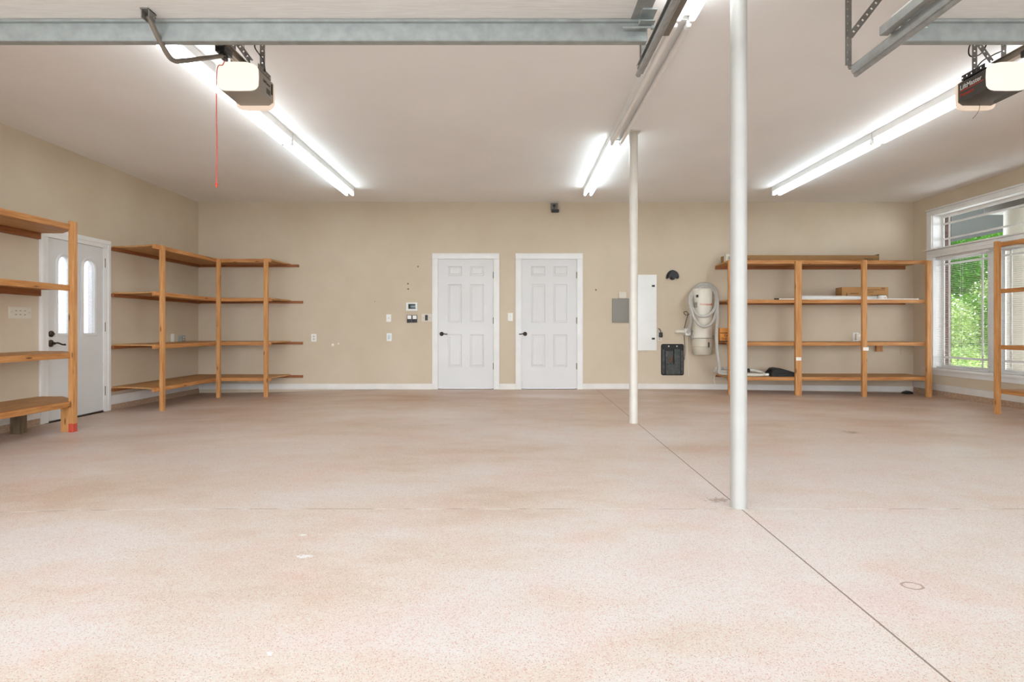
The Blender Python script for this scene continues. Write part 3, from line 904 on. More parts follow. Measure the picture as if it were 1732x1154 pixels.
# unit on the window wall
def window_unit():
    root = thing('tall_shelf_unit', (5.95, 5.6, floor_z(5.95, 5.6)), 'wooden shelving unit standing in front of the tall window', 'shelving')
    FX = 5.655
    for i, T in enumerate([1.95, 1.41, 0.757, 0.243]):
        ply = 0.018
        xb = XR - 0.07
        b = MB().prism([(FX + 0.02, 3.6), (xb, 3.6), (xb, 6.9), (FX + 0.02, 6.9)], T - ply, T, 'z').build('shelf_board', M_PLYY, root)
        MB().box(FX, FX + 0.036, 3.6, 6.9, T - 0.048, T, 0.002).build('front_rail', M_WY, b)
    post(root, FX - 0.055, FX, 6.86, 6.90, 1.965)
    post(root, FX - 0.055, FX, 4.2, 4.24, 1.965)
    post(root, XR - 0.115, XR - 0.07, 6.62, 6.66, 1.965)
    post(root, XR - 0.115, XR - 0.07, 4.2, 4.24, 1.965)
window_unit()

# ------------------------------------------------------------------ posts carrying the ceiling
M_POLEN = plain('dimmed_pole_paint', (172, 168, 161), 0.45, var=0.04, vs=7)  # same white paint, darkened to offset the skylight on the near pole
def steel_post(x, y, label, mat):
    root = thing('support_pole', (x, y, floor_z(x, y)), label, 'pole', 'white steel poles on the floor joint')
    r = 0.0425
    MB().lathe([(r + 0.001, 0.0), (r, 0.01), (r, 2.3), (r, ZC - 0.006)], (x, y, -0.001), 36).build('shaft', mat, root)
    MB().box(x - 0.06, x + 0.06, y - 0.06, y + 0.06, ZC - 0.008, ZC + 0.001).build('top_plate', mat, root)
steel_post(1.196, 3.145, 'thick white steel pole nearest the open doors, on the joint crossing', M_POLEN)
steel_post(1.205, 5.95, 'white steel pole farther in, standing before the white wall panel', M_POLE)

# ------------------------------------------------------------------ fluorescent lights
def fixture(x, y0, y1):
    zc = 2.83
    root = thing('fluorescent_light', (x, (y0 + y1) / 2, ZC), None, 'light', 'two-tube strip lights on the ceiling')
    a, b_ = y0 + 0.004, y1 - 0.004
    MB().prism([(x - 0.06, ZC + 0.001), (x + 0.06, ZC + 0.001), (x + 0.06, ZC - 0.062), (x + 0.05, ZC - 0.07), (x - 0.05, ZC - 0.07), (x - 0.06, ZC - 0.062)], a, b_, 'y').build('housing', M_FIX, root)
    for s in (-1, 1):
        MB().cyl((x + s * 0.042, a + 0.03, zc), (x + s * 0.042, b_ - 0.03, zc), 0.019, 12).build('tube', M_TUBEW, root)
        for yy in (a + 0.012, b_ - 0.012):
            h = MB(); h.box(x + s * 0.042 - 0.013, x + s * 0.042 + 0.013, yy - 0.012, yy + 0.012, zc - 0.016, ZC - 0.03, 0.003)
            h.cyl((x + s * 0.042, yy - 0.011, zc), (x + s * 0.042, yy + 0.011, zc), 0.017, 10)
            h.build('lamp_holder', M_FIX, root)
    return root
f0 = fixture(-2.30, 6.0, 8.31)
f0['label'] = 'lit strip light beyond the opener with the red cord, nearer the back wall'
def set_tubes(root, mat):
    for ch in root.children:
        if ch.name.startswith('tube'):
            ch.data = ch.data.copy(); ch.data.materials[0] = mat
specs = [(-2.30, 3.68, M_TUBEW, 'lit strip light passing above the opener with the red cord'),
         (1.04, 6.0, M_TUBEC, 'lit strip light in the middle row, ending at the farther pole top'),
         (1.04, 3.65, M_TUBEO, 'unlit strip light in the middle row between two lit ones'),
         (1.04, 1.3, M_TUBEW, 'lit strip light in the middle row beside the door track'),
         (3.675, 5.98, M_TUBEC, 'lit strip light nearest the tall window, over the long shelf unit'),
         (3.675, 3.66, M_TUBEW, 'lit strip light running to the opener with the black panel')]
fx = []
for x, y0, m, lab in specs:
    c = copy_tree(f0, delta=(x + 2.30, y0 - 6.0, 0)); c['label'] = lab; fx.append((c, m))
for c, m in fx: set_tubes(c, m)
set_tubes(f0, M_TUBEC)

# ------------------------------------------------------------------ perforated angle iron
def perf_bar(mb, p0, p1, w=0.034, t=0.003, side=(1, 0, 0), pitch=0.04, hole=0.006):
    """a flat strip with a row of square holes, from p0 to p1"""
    p0, p1 = Vector(p0), Vector(p1)
    d = p1 - p0; L = d.length; d.normalize()
    s = Vector(side); s = (s - d * s.dot(d)).normalized(); n = d.cross(s)
    def blk(a, b_, u0, u1):
        vs = []
        for la in (a, b_):
            for u in (u0, u1):
                for h in (-t / 2, t / 2):
                    vs.append(p0 + d * la + s * u + n * h)
        mb.add(vs, [(0, 1, 3, 2), (4, 6, 7, 5), (0, 4, 5, 1), (2, 3, 7, 6), (0, 2, 6, 4), (1, 5, 7, 3)])
    blk(0, L, -w / 2, -hole); blk(0, L, hole, w / 2)
    k = 0.0
    while k < L:
        e = min(L, k + pitch - 2 * hole)
        blk(k, e, -hole, hole); k += pitch

def angle_iron(mb, p0, p1, s1, s2, w=0.034):
    p0, p1 = Vector(p0), Vector(p1)
    a = Vector(s1) * (w / 2); b_ = Vector(s2) * (w / 2)
    perf_bar(mb, p0 + a, p1 + a, w, side=s1); perf_bar(mb, p0 + b_, p1 + b_, w, side=s2)

# ------------------------------------------------------------------ garage doors (open, overhead)
def overhead_door(x0, x1, label):
    zb = 2.505
    root = thing('garage_door', ((x0 + x1) / 2, 1.7, zb), label, 'garage door', 'raised overhead garage doors', 'thing')
    n = 4; y = 0.55; step = (3.03 - 0.55) / n
    for k in range(n):
        MB().box(x0, x1, y + k * step + 0.002, y + (k + 1) * step - 0.002, zb, zb + 0.045, 0.004).build('door_section', M_GRAIN, root)
    # steel strut under the far section: hat profile
    m = MB(); ys = 2.985
    m.box(x0 - 0.0, x1, ys, ys + 0.003, 2.404, zb - 0.012)
    m.box(x0, x1, ys - 0.02, ys + 0.003, zb - 0.014, zb - 0.002)
    m.box(x0, x1, ys, ys + 0.04, 2.402, 2.405)
    m.box(x0, x1, ys + 0.038, ys + 0.041, 2.402, zb - 0.012)
    m.build('strut', M_GALV, root)
    for s, xe in ((-1, x1), (1, x0)):
        MB().box(xe + s * 0.002, xe + s * 0.085, 0.56, 3.02, zb - 0.003, zb + 0.001).build('end_stile', M_GALVD, root)
        b = MB(); xc = xe + s * 0.012
        b.box(xc - 0.036, xc + 0.036, 2.955, 2.96, 2.462, 2.556 - 0.045)
        b.box(xc - 0.036, xc + 0.036, 2.86, 2.96, 2.495, 2.503)
        b.box(xc - 0.036, xc + 0.036, 2.9, 2.96, 2.462, 2.466)
        o = b.build('roller_bracket', M_GALV, root)
        r = MB(); r.cyl((xe + s * 0.13, 2.945, 2.452), (xe - s * 0.02, 2.945, 2.452), 0.006, 8)
        r.cyl((xe - s * 0.012, 2.945, 2.452), (xe - s * 0.026, 2.945, 2.452), 0.012, 12)
        r.build('roller', M_GALV, root)
    return root
gd = overhead_door(-4.26, 0.672, 'wide raised garage door hanging under the ceiling, moved by the opener with the red cord')
g2 = overhead_door(1.93, 4.61, 'narrower raised garage door beside the thick pole, moved by the opener with the black panel')

def track(x, s, label, zt=2.38, yend=3.26):
    """s: +1 when the door lies towards -x"""
    root = thing('door_track', (x, 1.9, zt), label, 'door track', 'horizontal garage door tracks')
    m = MB(); y0 = 0.4
    t = 0.003; h = 0.026
    # C profile open towards the door
    prof = [(s * 0.02, -h), (s * 0.028, -h * 0.5), (s * 0.028, h * 0.5), (s * 0.02, h), (-s * 0.012, h), (-s * 0.016, h - 0.008)]
    prof2 = [(s * 0.02, -h), (-s * 0.012, -h), (-s * 0.016, -h + 0.008)]
    def sheet(pl):
        vs = []
        for yy in (y0, yend):
            for q in (0, 1):
                for a, b_ in pl:
                    vs.append((x + a * (1 - 0.12 * q), yy, zt + b_ * (1 - 0.12 * q)))
        n = len(pl); fs = []
        for i in range(n - 1):
            fs += [(i, i + 1, 2 * n + i + 1, 2 * n + i), (n + i, n + i + 1, 3 * n + i + 1, 3 * n + i), (i, i + 1, n + i + 1, n + i), (2 * n + i, 2 * n + i + 1, 3 * n + i + 1, 3 * n + i)]
        fs += [(0, n, 3 * n, 2 * n), (n - 1, 2 * n - 1, 4 * n - 1, 3 * n - 1)]
        m.add(vs, fs)
    sheet(prof); sheet(prof2)
    m.tube([(x - s * 0.004, y0, zt - h), (x - s * 0.004, yend + 0.01, zt - h)], 0.014, 8)
    m.build('rail', M_GALVD, root)
    a = MB(); xa = x + s * 0.056
    a.box(xa - 0.021, xa + 0.021, y0, 2.93, zt + 0.02, zt + 0.064, 0.003)
    a.build('track_brace', M_BROWN if s > 0 else M_GALVD, root)
    g = MB(); xh = x + s * 0.045
    yh = yend + 0.02
    angle_iron(g, (xh - s * 0.03, yh, zt + 0.03), (xh - s * 0.03, yh, ZC + 0.001), (s, 0, 0), (0, 1, 0))
    o = g.build('hanger', M_PERF, root)
    g = MB()
    perf_bar(g, (xh - s * 0.02, yh - 0.004, zt + 0.19), (xh - s * 0.30, yh - 0.004, ZC), side=(0.5, 0, -0.5)); g.build('hanger_brace', M_PERF, root)
    g = MB(); g.box(min(xh - s * 0.03, x), max(xh - s * 0.03, x), yh - 0.012, yh + 0.03, zt + 0.02, zt + 0.032); g.build('hanger_bolt', M_PERF, root)
    return root
track(0.692, 1, 'steel door track beside the unlit middle strip light')
track(1.888, -1, 'steel door track beside the thick pole, on a perforated hanger')

# ------------------------------------------------------------------ openers
def opener(xc, label, text_side, brand_dark):
    """text_side: +1 lettering on the +x side, -1 on the -x side"""
    y0, y1 = 3.84, 4.09
    hw = 0.128
    zb, zt = 2.492, 2.66
    root = thing('door_opener', (xc, (y0 + y1) / 2, zb), label, 'garage door opener', 'ceiling-hung garage door openers')
    body = M_OPENB if brand_dark else M_OPEN
    m = MB()
    prof = [(-hw, zb + 0.02), (-hw + 0.03, zb), (hw - 0.03, zb), (hw, zb + 0.02), (hw, zt - 0.02), (hw - 0.03, zt), (-hw + 0.03, zt), (-hw, zt - 0.02)]
    prof = [(xc + a, b_) for a, b_ in prof]
    m.prism(prof, y0, y1, 'y')
    m.build('housing', body, root)
    def lens(ya, yb, name, mat, hh, dz):
        l = MB(); n = 6
        rings = []
        for k in range(n + 1):
            t = k / n
            yy = ya + (yb - ya) * t
            f = 1.0 - 0.22 * t * t
            ring = []
            for a in range(20):
                th = 2 * math.pi * a / 20
                e = 0.42
                cx_ = math.copysign(abs(math.cos(th)) ** e, math.cos(th)) * (hw + 0.006) * f
                cz_ = math.copysign(abs(math.sin(th)) ** e, math.sin(th)) * hh * f
                ring.append((xc + cx_, yy, (zb + zt) / 2 + dz + cz_))
            rings.append(ring)
        vs = [p for r_ in rings for p in r_]
        fs = [(i * 20 + k, i * 20 + (k + 1) % 20, (i + 1) * 20 + (k + 1) % 20, (i + 1) * 20 + k) for i in range(n) for k in range(20)]
        fs += [tuple(range(20)), tuple(n * 20 + k for k in range(20))]
        l.add(vs, fs); l.build(name, mat, root)
    lens(y0 + 0.002, y0 - 0.075, 'light_cover', M_LENS, 0.088, 0.006)
    lens(y1 - 0.002, y1 + 0.055, 'rear_light_cover', M_LENSR, 0.105, -0.012)
    s = text_side; xs = xc + s * hw
    rot = (90, 0, 90 if s > 0 else -90)
    if brand_dark:
        lettering('LiftMaster', 0.046, M_INKW, root, (xs + s * 0.001, 3.975, 2.602), rot, 'brand_lettering')
        MB().box(xs - 0.0005, xs + s * 0.0012, 3.865, 4.07, 2.576, 2.582).build('red_stripe', M_INKR, root)
        lettering('Premium', 0.034, M_INKR, root, (xs + s * 0.001, 4.01, 2.55), rot, 'model_lettering', 0.3)
    else:
        lettering('LiftMaster', 0.028, M_OPENB, root, (xs + s * 0.001, 3.975, 2.60), rot, 'brand_lettering')
        MB().box(xs - 0.001, xs + s * 0.0012, 3.975, 4.035, 2.535, 2.57).build('rating_label', M_OPENB, root)
        MB().box(xs - 0.001, xs + s * 0.004, 4.05, 4.066, 2.555, 2.625).build('control_strip', M_BLACK, root)
    # rail to the door header
    rl = MB(); zr = zt + 0.012
    rl.box(xc - 0.02, xc + 0.02, 0.0, y0 + 0.1, zr, zr + 0.004); rl.box(xc - 0.002, xc + 0.002, 0.0, y0 + 0.1, zr, zr + 0.05)
    rl.box(xc - 0.02, xc + 0.02, 0.0, y0 + 0.1, zr + 0.046, zr + 0.05)
    rl.build('rail', M_RAIL, root)
    MB().box(xc - 0.03, xc + 0.03, -0.152, 0.01, zr - 0.01, zr + 0.06).build('header_bracket', M_PERF, root)
    tr = MB(); tr.box(xc - 0.03, xc + 0.03, 3.60, 3.70, zr - 0.03, zr + 0.012, 0.004); tr.box(xc - 0.012, xc + 0.012, 3.62, 3.68, zr - 0.06, zr - 0.028)
    tr.build('trolley', M_BLACK, root)
    arm = MB()
    arm.tube(spline([(xc - 0.002, 2.90, 2.485), (xc, 2.97, 2.42), (xc, 3.05, 2.372), (xc, 3.11, 2.362), (xc, 3.2, 2.40), (xc, 3.45, 2.53), (xc, 3.65, 2.635)], 6), 0.013, 8)
    arm.build('door_arm', M_BROWN if not brand_dark else M_GALVD, root)
    bk = MB(); bk.box(xc - 0.02, xc - 0.016, 2.87, 2.92, 2.462, 2.506); bk.box(xc + 0.016, xc + 0.02, 2.87, 2.92, 2.462, 2.506)
    bk.box(xc - 0.02, xc + 0.02, 2.86, 2.93, 2.499, 2.506); bk.cyl((xc - 0.03, 2.905, 2.478), (xc + 0.03, 2.905, 2.478), 0.006, 8)
    bk.build('arm_bracket', M_PERF, root)
    # hangers
    for q in (-1, 1):
        xh = xc + q * (hw - 0.03)
        g = MB(); perf_bar(g, (xh, 3.98, zt + 0.005), (xh, 3.98, ZC + 0.001), side=(1, 0, 0)); g.build('hanger', M_PERF, root)
        g = MB(); perf_bar(g, (xh + q * 0.018, 3.87, zt + 0.012), (xh + q * 0.018, 4.07, zt + 0.012), 0.034, side=(0, 0, 1))
        g.box(xh - 0.02, xh + 0.02, 3.87, 4.07, zt - 0.004, zt + 0.002); g.build('mounting_angle', M_PERF if not brand_dark else M_BLACK, root)
    g = MB(); perf_bar(g, (xc - hw + 0.03, 3.984, ZC - 0.02), (xc + 0.02, 3.984, zt + 0.09), side=(0.5, 0, 0.5)); g.build('hanger_brace', M_PERF, root)
    return root
o1 = opener(-1.79, 'grey garage door opener with lit cover and red pull cord', 1, False)
o2 = opener(3.20, 'charcoal garage door opener with white and red lettering', -1, True)

cord = MB()
cord.tube(spline([(-1.79, 3.66, 2.61), (-1.80, 3.655, 2.58), (-1.832, 3.65, 2.55), (-1.835, 3.65, 2.3), (-1.833, 3.65, 2.1), (-1.835, 3.65, 1.83)], 4), 0.003, 6)
cord.lathe([(0.003, 0.012), (0.008, 0.004), (0.006, -0.01), (0.003, -0.02)], (-1.835, 3.65, 1.84), 8)
cord.build('release_cord', M_RED, None, 'thin red emergency release cord hanging below the grey opener', 'cord')

c = MB(); c.tube(spline([(-1.72, 4.0, ZC - 0.005), (-1.74, 3.98, 2.87), (-1.735, 3.97, 2.83), (-1.68, 3.96, 2.75), (-1.665, 3.96, 2.67)], 6), 0.0045, 6)
c.build('power_wire', M_BLACK, None, 'black power cable dropping from ceiling to the grey opener', 'cable')
c = MB()
c.tube(spline([(-1.82, 3.97, ZC - 0.003), (-1.80, 3.96, 2.80), (-1.765, 3.95, 2.74), (-1.75, 3.95, 2.665)], 5), 0.0018, 5)
c.build('bell_wire', M_BLACK, None, 'thin bell wires running from the ceiling into the grey opener top', 'wire')
c = MB(); c.tube(spline([px(1700, 60, 4.0), px(1697, 83, 4.0), px(1682, 92, 4.0), px(1662, 103, 4.02), px(1650, 118, 4.03), px(1652, 124, 4.05)], 6), 0.0045, 6)
c.build('power_wire', M_BLACK, None, 'black cable looping behind the hanger of the charcoal opener', 'cable')
c = MB(); c.tube(spline([px(1650, 66, 4.1), px(1640, 78, 4.1), px(1639, 92, 4.1), px(1647, 96, 4.1), px(1660, 90, 4.1), px(1668, 76, 4.1), px(1670, 64, 4.1)], 6), 0.0045, 6)
c.build('coiled_cable', M_BLACK, None, 'small loop of black cable hanging from the ceiling above the charcoal opener', 'cable')
c = MB(); c.tube(spline([px(1655, 172, 4.05), px(1657, 180, 4.05), px(1654, 190, 4.05), px(1645, 201, 4.05)], 5), 0.0015, 5)
c.build('antenna_wire', M_BLACK, None, 'short thin antenna wire curling below the charcoal opener', 'wire')

# ------------------------------------------------------------------ back wall fittings
def rect(x0, x1, y0, y1):
    s = 9.26 / 1000
    return (x0 - 869) * s, (x1 - 869) * s, CZ + (556 - y1) * s, CZ + (556 - y0) * s

def plate(name, rc, label, cat, group=None, mat=None, d=0.007):
    x0, x1, z0, z1 = rect(*rc)
    root = thing(name, ((x0 + x1) / 2, YB, z0), label, cat, group)
    MB().box(x0, x1, YB - d, YB + 0.001, z0, z1, 0.003).build('cover_plate', mat or M_WHITE, root)
    return root, x0, x1, z0, z1

def outlet(rc, label):
    r, x0, x1, z0, z1 = plate('wall_outlet', rc, label, 'outlet', 'duplex outlets')
    xm = (x0 + x1) / 2; zm = (z0 + z1) / 2
    for s in (-1, 1):
        o = MB().box(xm - 0.017, xm + 0.017, YB - 0.010, YB - 0.006, zm + s * 0.02 - 0.013, zm + s * 0.02 + 0.013, 0.003).build('socket', M_CREAM, r)
        q = MB()
        for t in (-1, 1): q.box(xm + t * 0.006 - 0.0012, xm + t * 0.006 + 0.0012, YB - 0.0106, YB - 0.0095, zm + s * 0.02 - 0.004, zm + s * 0.02 + 0.006)
        q.build('slot', M_INK, o)
outlet((526.5, 535.5, 565, 578), 'white outlet on bare wall between corner shelves and thermostat')
r, x0, x1, z0, z1 = plate('wall_jack', (653.5, 661.5, 532, 544.5), 'small white jack plate with one dark hole, left of the thermostat', 'wall plate')
MB().lathe([(0.006, 0.0), (0.006, -0.003), (0.003, -0.006)], ((x0 + x1) / 2, YB - 0.006, (z0 + z1) / 2), 12, 'y').build('jack', M_INK, r)
r, x0, x1, z0, z1 = plate('timer_switch', (654, 662.5, 564, 577), 'white plate with a pale blue insert below the small jack plate', 'wall plate')
MB().box(x0 + 0.022, x1 - 0.022, YB - 0.009, YB - 0.006, z0 + 0.025, z1 - 0.02, 0.002).build('insert', M_BLUEM, r)
r, x0, x1, z0, z1 = plate('thermostat', (687, 706.3, 512, 526), 'white thermostat with a dark screen', 'thermostat', d=0.024)
MB().box(x0 + 0.038, x0 + 0.15, YB - 0.026, YB - 0.023, z0 + 0.03, z1 - 0.022, 0.002).build('screen', M_SCREEN, r)
b = MB()
for k in range(3): b.box(x1 - 0.022, x1 - 0.010, YB - 0.026, YB - 0.023, z0 + 0.035 + k * 0.025, z0 + 0.047 + k * 0.025, 0.001)
b.build('button', M_CREAM, r)
for nm, a, lab in (('opener_button', (688.5, 696.8, 533, 545.8), 'black wall control with white button, farther from the door'), ('opener_button', (697.6, 705.8, 533, 545.8), 'black wall control with white button, nearer the door')):
    r, x0, x1, z0, z1 = plate(nm, a, lab, 'wall control', 'pair of door opener wall controls', M_BLACK, 0.018)
    MB().box(x0 + 0.008, x1 - 0.008, YB - 0.023, YB - 0.016, z0 + 0.055, z1 - 0.008, 0.003).build('push_button', M_WHITE, r)
    MB().box(x0 + 0.015, x1 - 0.015, YB - 0.020, YB - 0.016, z0 + 0.022, z0 + 0.034, 0.001).build('small_button', M_DARK, r)
r, x0, x1, z0, z1 = plate('dimmer_switch', (713, 731, 531, 544.5), 'wide cream switch plate with a black rocker, touching the door casing', 'switch', None, M_CREAM)
x0 += 0.0
MB().box(x0 + 0.056, x0 + 0.10, YB - 0.012, YB - 0.006, z0 + 0.022, z1 - 0.018, 0.003).build('rocker', M_BLACK, r)
for t in (0.035, 0.13):
    lettering('|||', 0.022, M_GREY, r, (x0 + t, YB - 0.0078, (z0 + z1) / 2), (90, 90, 0), 'marking', ext=0.0005)
r, x0, x1, z0, z1 = plate('light_switch', (859, 867.5, 529.5, 543), 'white toggle switch between the two panelled doors', 'switch', None, M_WHITE)
b = MB(); xm, zm = (x0 + x1) / 2, (z0 + z1) / 2
b.box(xm - 0.006, xm + 0.006, YB - 0.02, YB - 0.006, zm - 0.004, zm + 0.014, 0.002); b.build('toggle', M_CREAM, r)
b = MB()
for s in (-1, 1): b.lathe([(0.003, 0), (0.003, -0.002)], (xm, YB - 0.007, zm + s * 0.03), 8, 'y')
b.build('screw', M_GREY, r)

# camera / sensor above the doors
x0, x1, z0, z1 = rect(931.5, 943, 345, 356)
r = thing('motion_sensor', ((x0 + x1) / 2, YB, z0 - 0.05), 'small grey box sensor on a black mount near the ceiling', 'sensor')
MB().box(x0, x1, YB - 0.07, YB + 0.001, z0, z1, 0.005).build('housing', M_SENS, r)
b = MB(); b.lathe([(0.024, 0.002), (0.024, -0.004), (0.014, -0.010)], ((x0 + x1) / 2 - 0.004, YB - 0.07, (z0 + z1) / 2 + 0.008), 18, 'y')
b.box((x0 + x1) / 2 - 0.014, (x0 + x1) / 2 + 0.006, YB - 0.073, YB - 0.069, z0 + 0.012, z0 + 0.03, 0.003)
b.build('lens', M_BLACK, r)
MB().box(x0 + 0.008, x1 + 0.018, YB - 0.09, YB + 0.001, z0 - 0.036, z0 + 0.001, 0.008).build('mount', M_BLACK, r)

# electric panels
x0, x1, z0, z1 = rect(1035, 1068.5, 505, 546)
r = thing('electric_panel', ((x0 + x1) / 2, YB, z0), 'flat grey electric panel cover half hidden by the farther pole', 'electric panel')
MB().box(x0, x1, YB - 0.018, YB + 0.001, z0, z1, 0.003).build('cover', M_GREY, r)
MB().box(x0 + 0.012, x1 - 0.012, YB - 0.021, YB - 0.016, z0 + 0.012, z1 - 0.012, 0.002).build('panel_door', M_GREY, r)
x0, x1, z0, z1 = rect(1046.3, 1058.6, 494, 505)
r = thing('junction_box', ((x0 + x1) / 2, YB, z0), 'small beige square box directly above the grey electric panel', 'box')
MB().box(x0, x1, YB - 0.03, YB + 0.001, z0 + 0.001, z1, 0.003).build('box_body', M_CREAM, r)
MB().box(x0 + 0.014, x1 - 0.014, YB - 0.034, YB - 0.029, z0 + 0.016, z1 - 0.014, 0.003).build('cover', M_CREAM, r)
x0, x1, z0, z1 = rect(1071, 1110.2, 465, 593)
r = thing('wiring_cabinet', ((x0 + x1) / 2, YB, z0), 'tall white wall cabinet with two black latches behind the farther pole', 'wall cabinet')
MB().box(x0, x1, YB - 0.022, YB + 0.001, z0, z1, 0.003).build('cabinet_door', M_WHITE, r)
for z in (484, 573):
    a0, a1, b0, b1 = rect(1102, 1107, z - 1.6, z + 1.6)
    MB().box(a0, a1, YB - 0.027, YB - 0.02, b0, b1, 0.002).build('latch', M_BLACK, r)

# hose hanger: a black domed hook
x0, x1, z0, z1 = rect(1126.3, 1147.5, 457, 474)
xm = (x0 + x1) / 2; hw = (x1 - x0) / 2
r = thing('hose_hanger', (xm, YB, z0), 'black dome-shaped hose hanger on bare wall above the hanging tool pouch', 'hose hanger')
def dome(f):
    p = []
    for k in range(17):
        a = math.pi * k / 16
        p.append((xm + hw * f * math.cos(a), z1 - 0.13 + 0.13 * f * math.sin(a)))
    p += [(xm - hw * f, z0 + 0.025), (xm - hw * f * 0.78, z0 + 0.018), (xm - hw * f * 0.55, z0 + 0.045)]
    for k in range(9):
        a = math.pi + math.pi * k / 8
        p.append((xm + hw * 0.42 * math.cos(a), z0 + 0.035 + 0.035 * math.sin(a)))
    p += [(xm + hw * f * 0.55, z0 + 0.045), (xm + hw * f * 0.78, z0 + 0.018), (xm + hw * f, z0 + 0.025)]
    return p
MB().prism(dome(1.0), YB - 0.02, YB + 0.001, 'y').build('back_flange', M_BLACK, r)
MB().prism([(a * 0.62 + xm * 0.38, b_ * 0.62 + (z0 + 0.06) * 0.38) for a, b_ in dome(1.0)], YB - 0.11, YB - 0.019, 'y').build('hook_arch', M_BLACK, r)
MB().prism([(a * 0.78 + xm * 0.22, b_ * 0.78 + (z0 + 0.06) * 0.22) for a, b_ in dome(1.0)], YB - 0.125, YB - 0.108, 'y').build('lip', M_BLACK, r)

# outlet with a plug
r, x0, x1, z0, z1 = plate('wall_outlet', (1111.8, 1120.6, 563, 577), 'cream outlet with a black plug beside the tall white cabinet', 'outlet', 'duplex outlets', M_CREAM)
b = MB(); xm = (x0 + x1) / 2
b.box(xm - 0.012, xm - 0.006, YB - 0.010, YB - 0.006, z0 + 0.02, z0 + 0.04); b.build('socket', M_INK, r)
p = thing('power_plug', (xm, YB, z0 + 0.06), 'black plug with a short cord stub in the outlet by the white cabinet', 'plug')
MB().box(xm - 0.022, xm + 0.032, YB - 0.05, YB - 0.006, z0 + 0.055, z0 + 0.135, 0.012).build('plug_body', M_BLACK, p)
MB().tube(spline([(xm + 0.006, YB - 0.03, z0 + 0.13), (xm + 0.004, YB - 0.03, z0 + 0.16), (xm - 0.012, YB - 0.028, z0 + 0.185), (xm - 0.03, YB - 0.02, z0 + 0.195)], 5), 0.006, 8).build('cord', M_BLACK, p)

# hanging tool pouch
x0, x1, z0, z1 = rect(1118, 1156.3, 582, 635)
r = thing('tool_pouch', ((x0 + x1) / 2, YB, z0), 'black fabric tool pouch with pockets hanging below the plugged-in outlet', 'tool pouch')
def rrect(a0, a1, b0, b1, rr, n=5, waist=0.0):
    p = []
    for cx, cz, st in ((a1 - rr, b0 + rr, -90), (a1 - rr, b1 - rr, 0), (a0 + rr, b1 - rr, 90), (a0 + rr, b0 + rr, 180)):
        for k in range(n + 1):
            a = R(st + 90 * k / n); p.append((cx + rr * math.cos(a), cz + rr * math.sin(a)))
    return p
MB().prism(rrect(x0, x1, z0, z1, 0.03), YB - 0.014, YB + 0.001, 'y').build('backing', M_DARK, r)
W_ = x1 - x0; H_ = z1 - z0
for a0, a1, b0, b1, dd in ((0.17, 0.52, 0.32, 0.78, 0.04), (0.55, 0.83, 0.30, 0.84, 0.045), (0.04, 0.15, 0.05, 0.82, 0.028), (0.85, 0.96, 0.05, 0.80, 0.03), (0.18, 0.82, 0.03, 0.36, 0.055)):
    mb = MB(); mb.box(x0 + a0 * W_, x0 + a1 * W_, YB - dd, YB - 0.012, z0 + b0 * H_, z0 + b1 * H_, 0.012); mb.build('pocket', M_POCKET, r)
MB().tube([(x0 + 0.26 * W_, YB - 0.058, z0 + 0.40 * H_), (x0 + 0.50 * W_, YB - 0.058, z0 + 0.27 * H_)], 0.006, 6).build('strap', M_TEAL, r)
MB().tube([(x0 + 0.58 * W_, YB - 0.05, z0 + 0.80 * H_), (x0 + 0.80 * W_, YB - 0.05, z0 + 0.72 * H_)], 0.007, 6).build('strap', M_TEAL, r)
MB().tube(spline([(x0 + 0.36 * W_, YB - 0.05, z0 + 0.42 * H_), (x0 + 0.42 * W_, YB - 0.055, z0 + 0.52 * H_), (x0 + 0.40 * W_, YB - 0.05, z0 + 0.60 * H_)], 4), 0.014, 8).build('pocket_flap', M_TAN, r)
for a in (0.33, 0.69):
    MB().lathe([(0.011, 0.0), (0.011, -0.005), (0.006, -0.006)], (x0 + a * W_, YB - 0.013, z1 - 0.035), 14, 'y').build('grommet', M_WHITE, r)

# ------------------------------------------------------------------ central vacuum
VX, VY = 2.90, 9.095
r = thing('vacuum_canister', (VX, VY, 0.55), 'cream wall-hung vacuum canister with orange lettering', 'vacuum')
MB().lathe([(0.05, 0.012), (0.125, 0.006), (0.138, -0.008), (0.147, -0.03), (0.147, -0.11), (0.149, -0.115), (0.149, -0.55), (0.147, -0.555), (0.147, -0.735), (0.152, -0.74), (0.152, -0.752)], (VX, VY, 1.556), 36).build('motor_housing', M_IVORY, r)
MB().lathe([(0.154, 0.255), (0.154, 0.13), (0.147, 0.125), (0.140, 0.02), (0.125, 0.0), (0.06, 0.0)], (VX, VY, 0.548), 36).build('dust_bin', M_IVORYD, r)
b = MB(); b.tube([(VX + 0.158 * math.cos(2 * math.pi * k / 32), VY + 0.158 * math.sin(2 * math.pi * k / 32), 0.805) for k in range(32)], 0.005, 6, closed=True)
for s in (-1, 1): b.box(VX + s * 0.155 - 0.012, VX + s * 0.155 + 0.012, VY - 0.03, VY + 0.01, 0.78, 0.85, 0.004)
b.build('clamp_band', M_GALV, r)
lettering('Honeywell', 0.05, M_INKO, r, (VX, VY - 0.1499, 1.318), (90, 0, 0), 'brand_lettering', wrap=0.1499, off=0.024, ext=0.0012)
b = MB(); b.box(VX + 0.04, VX + 0.058, VY - 0.162, VY - 0.14, 0.665, 0.745, 0.008); b.build('grip', M_BLACK, r)
MB().box(VX - 0.125, VX - 0.095, VY - 0.118, VY - 0.09, 1.425, 1.465, 0.003).build('switch', M_BLACK, r)
MB().box(VX - 0.145, VX - 0.110, VY - 0.11, VY - 0.075, 1.27, 1.35, 0.003).build('rating_plate', M_GREY, r)
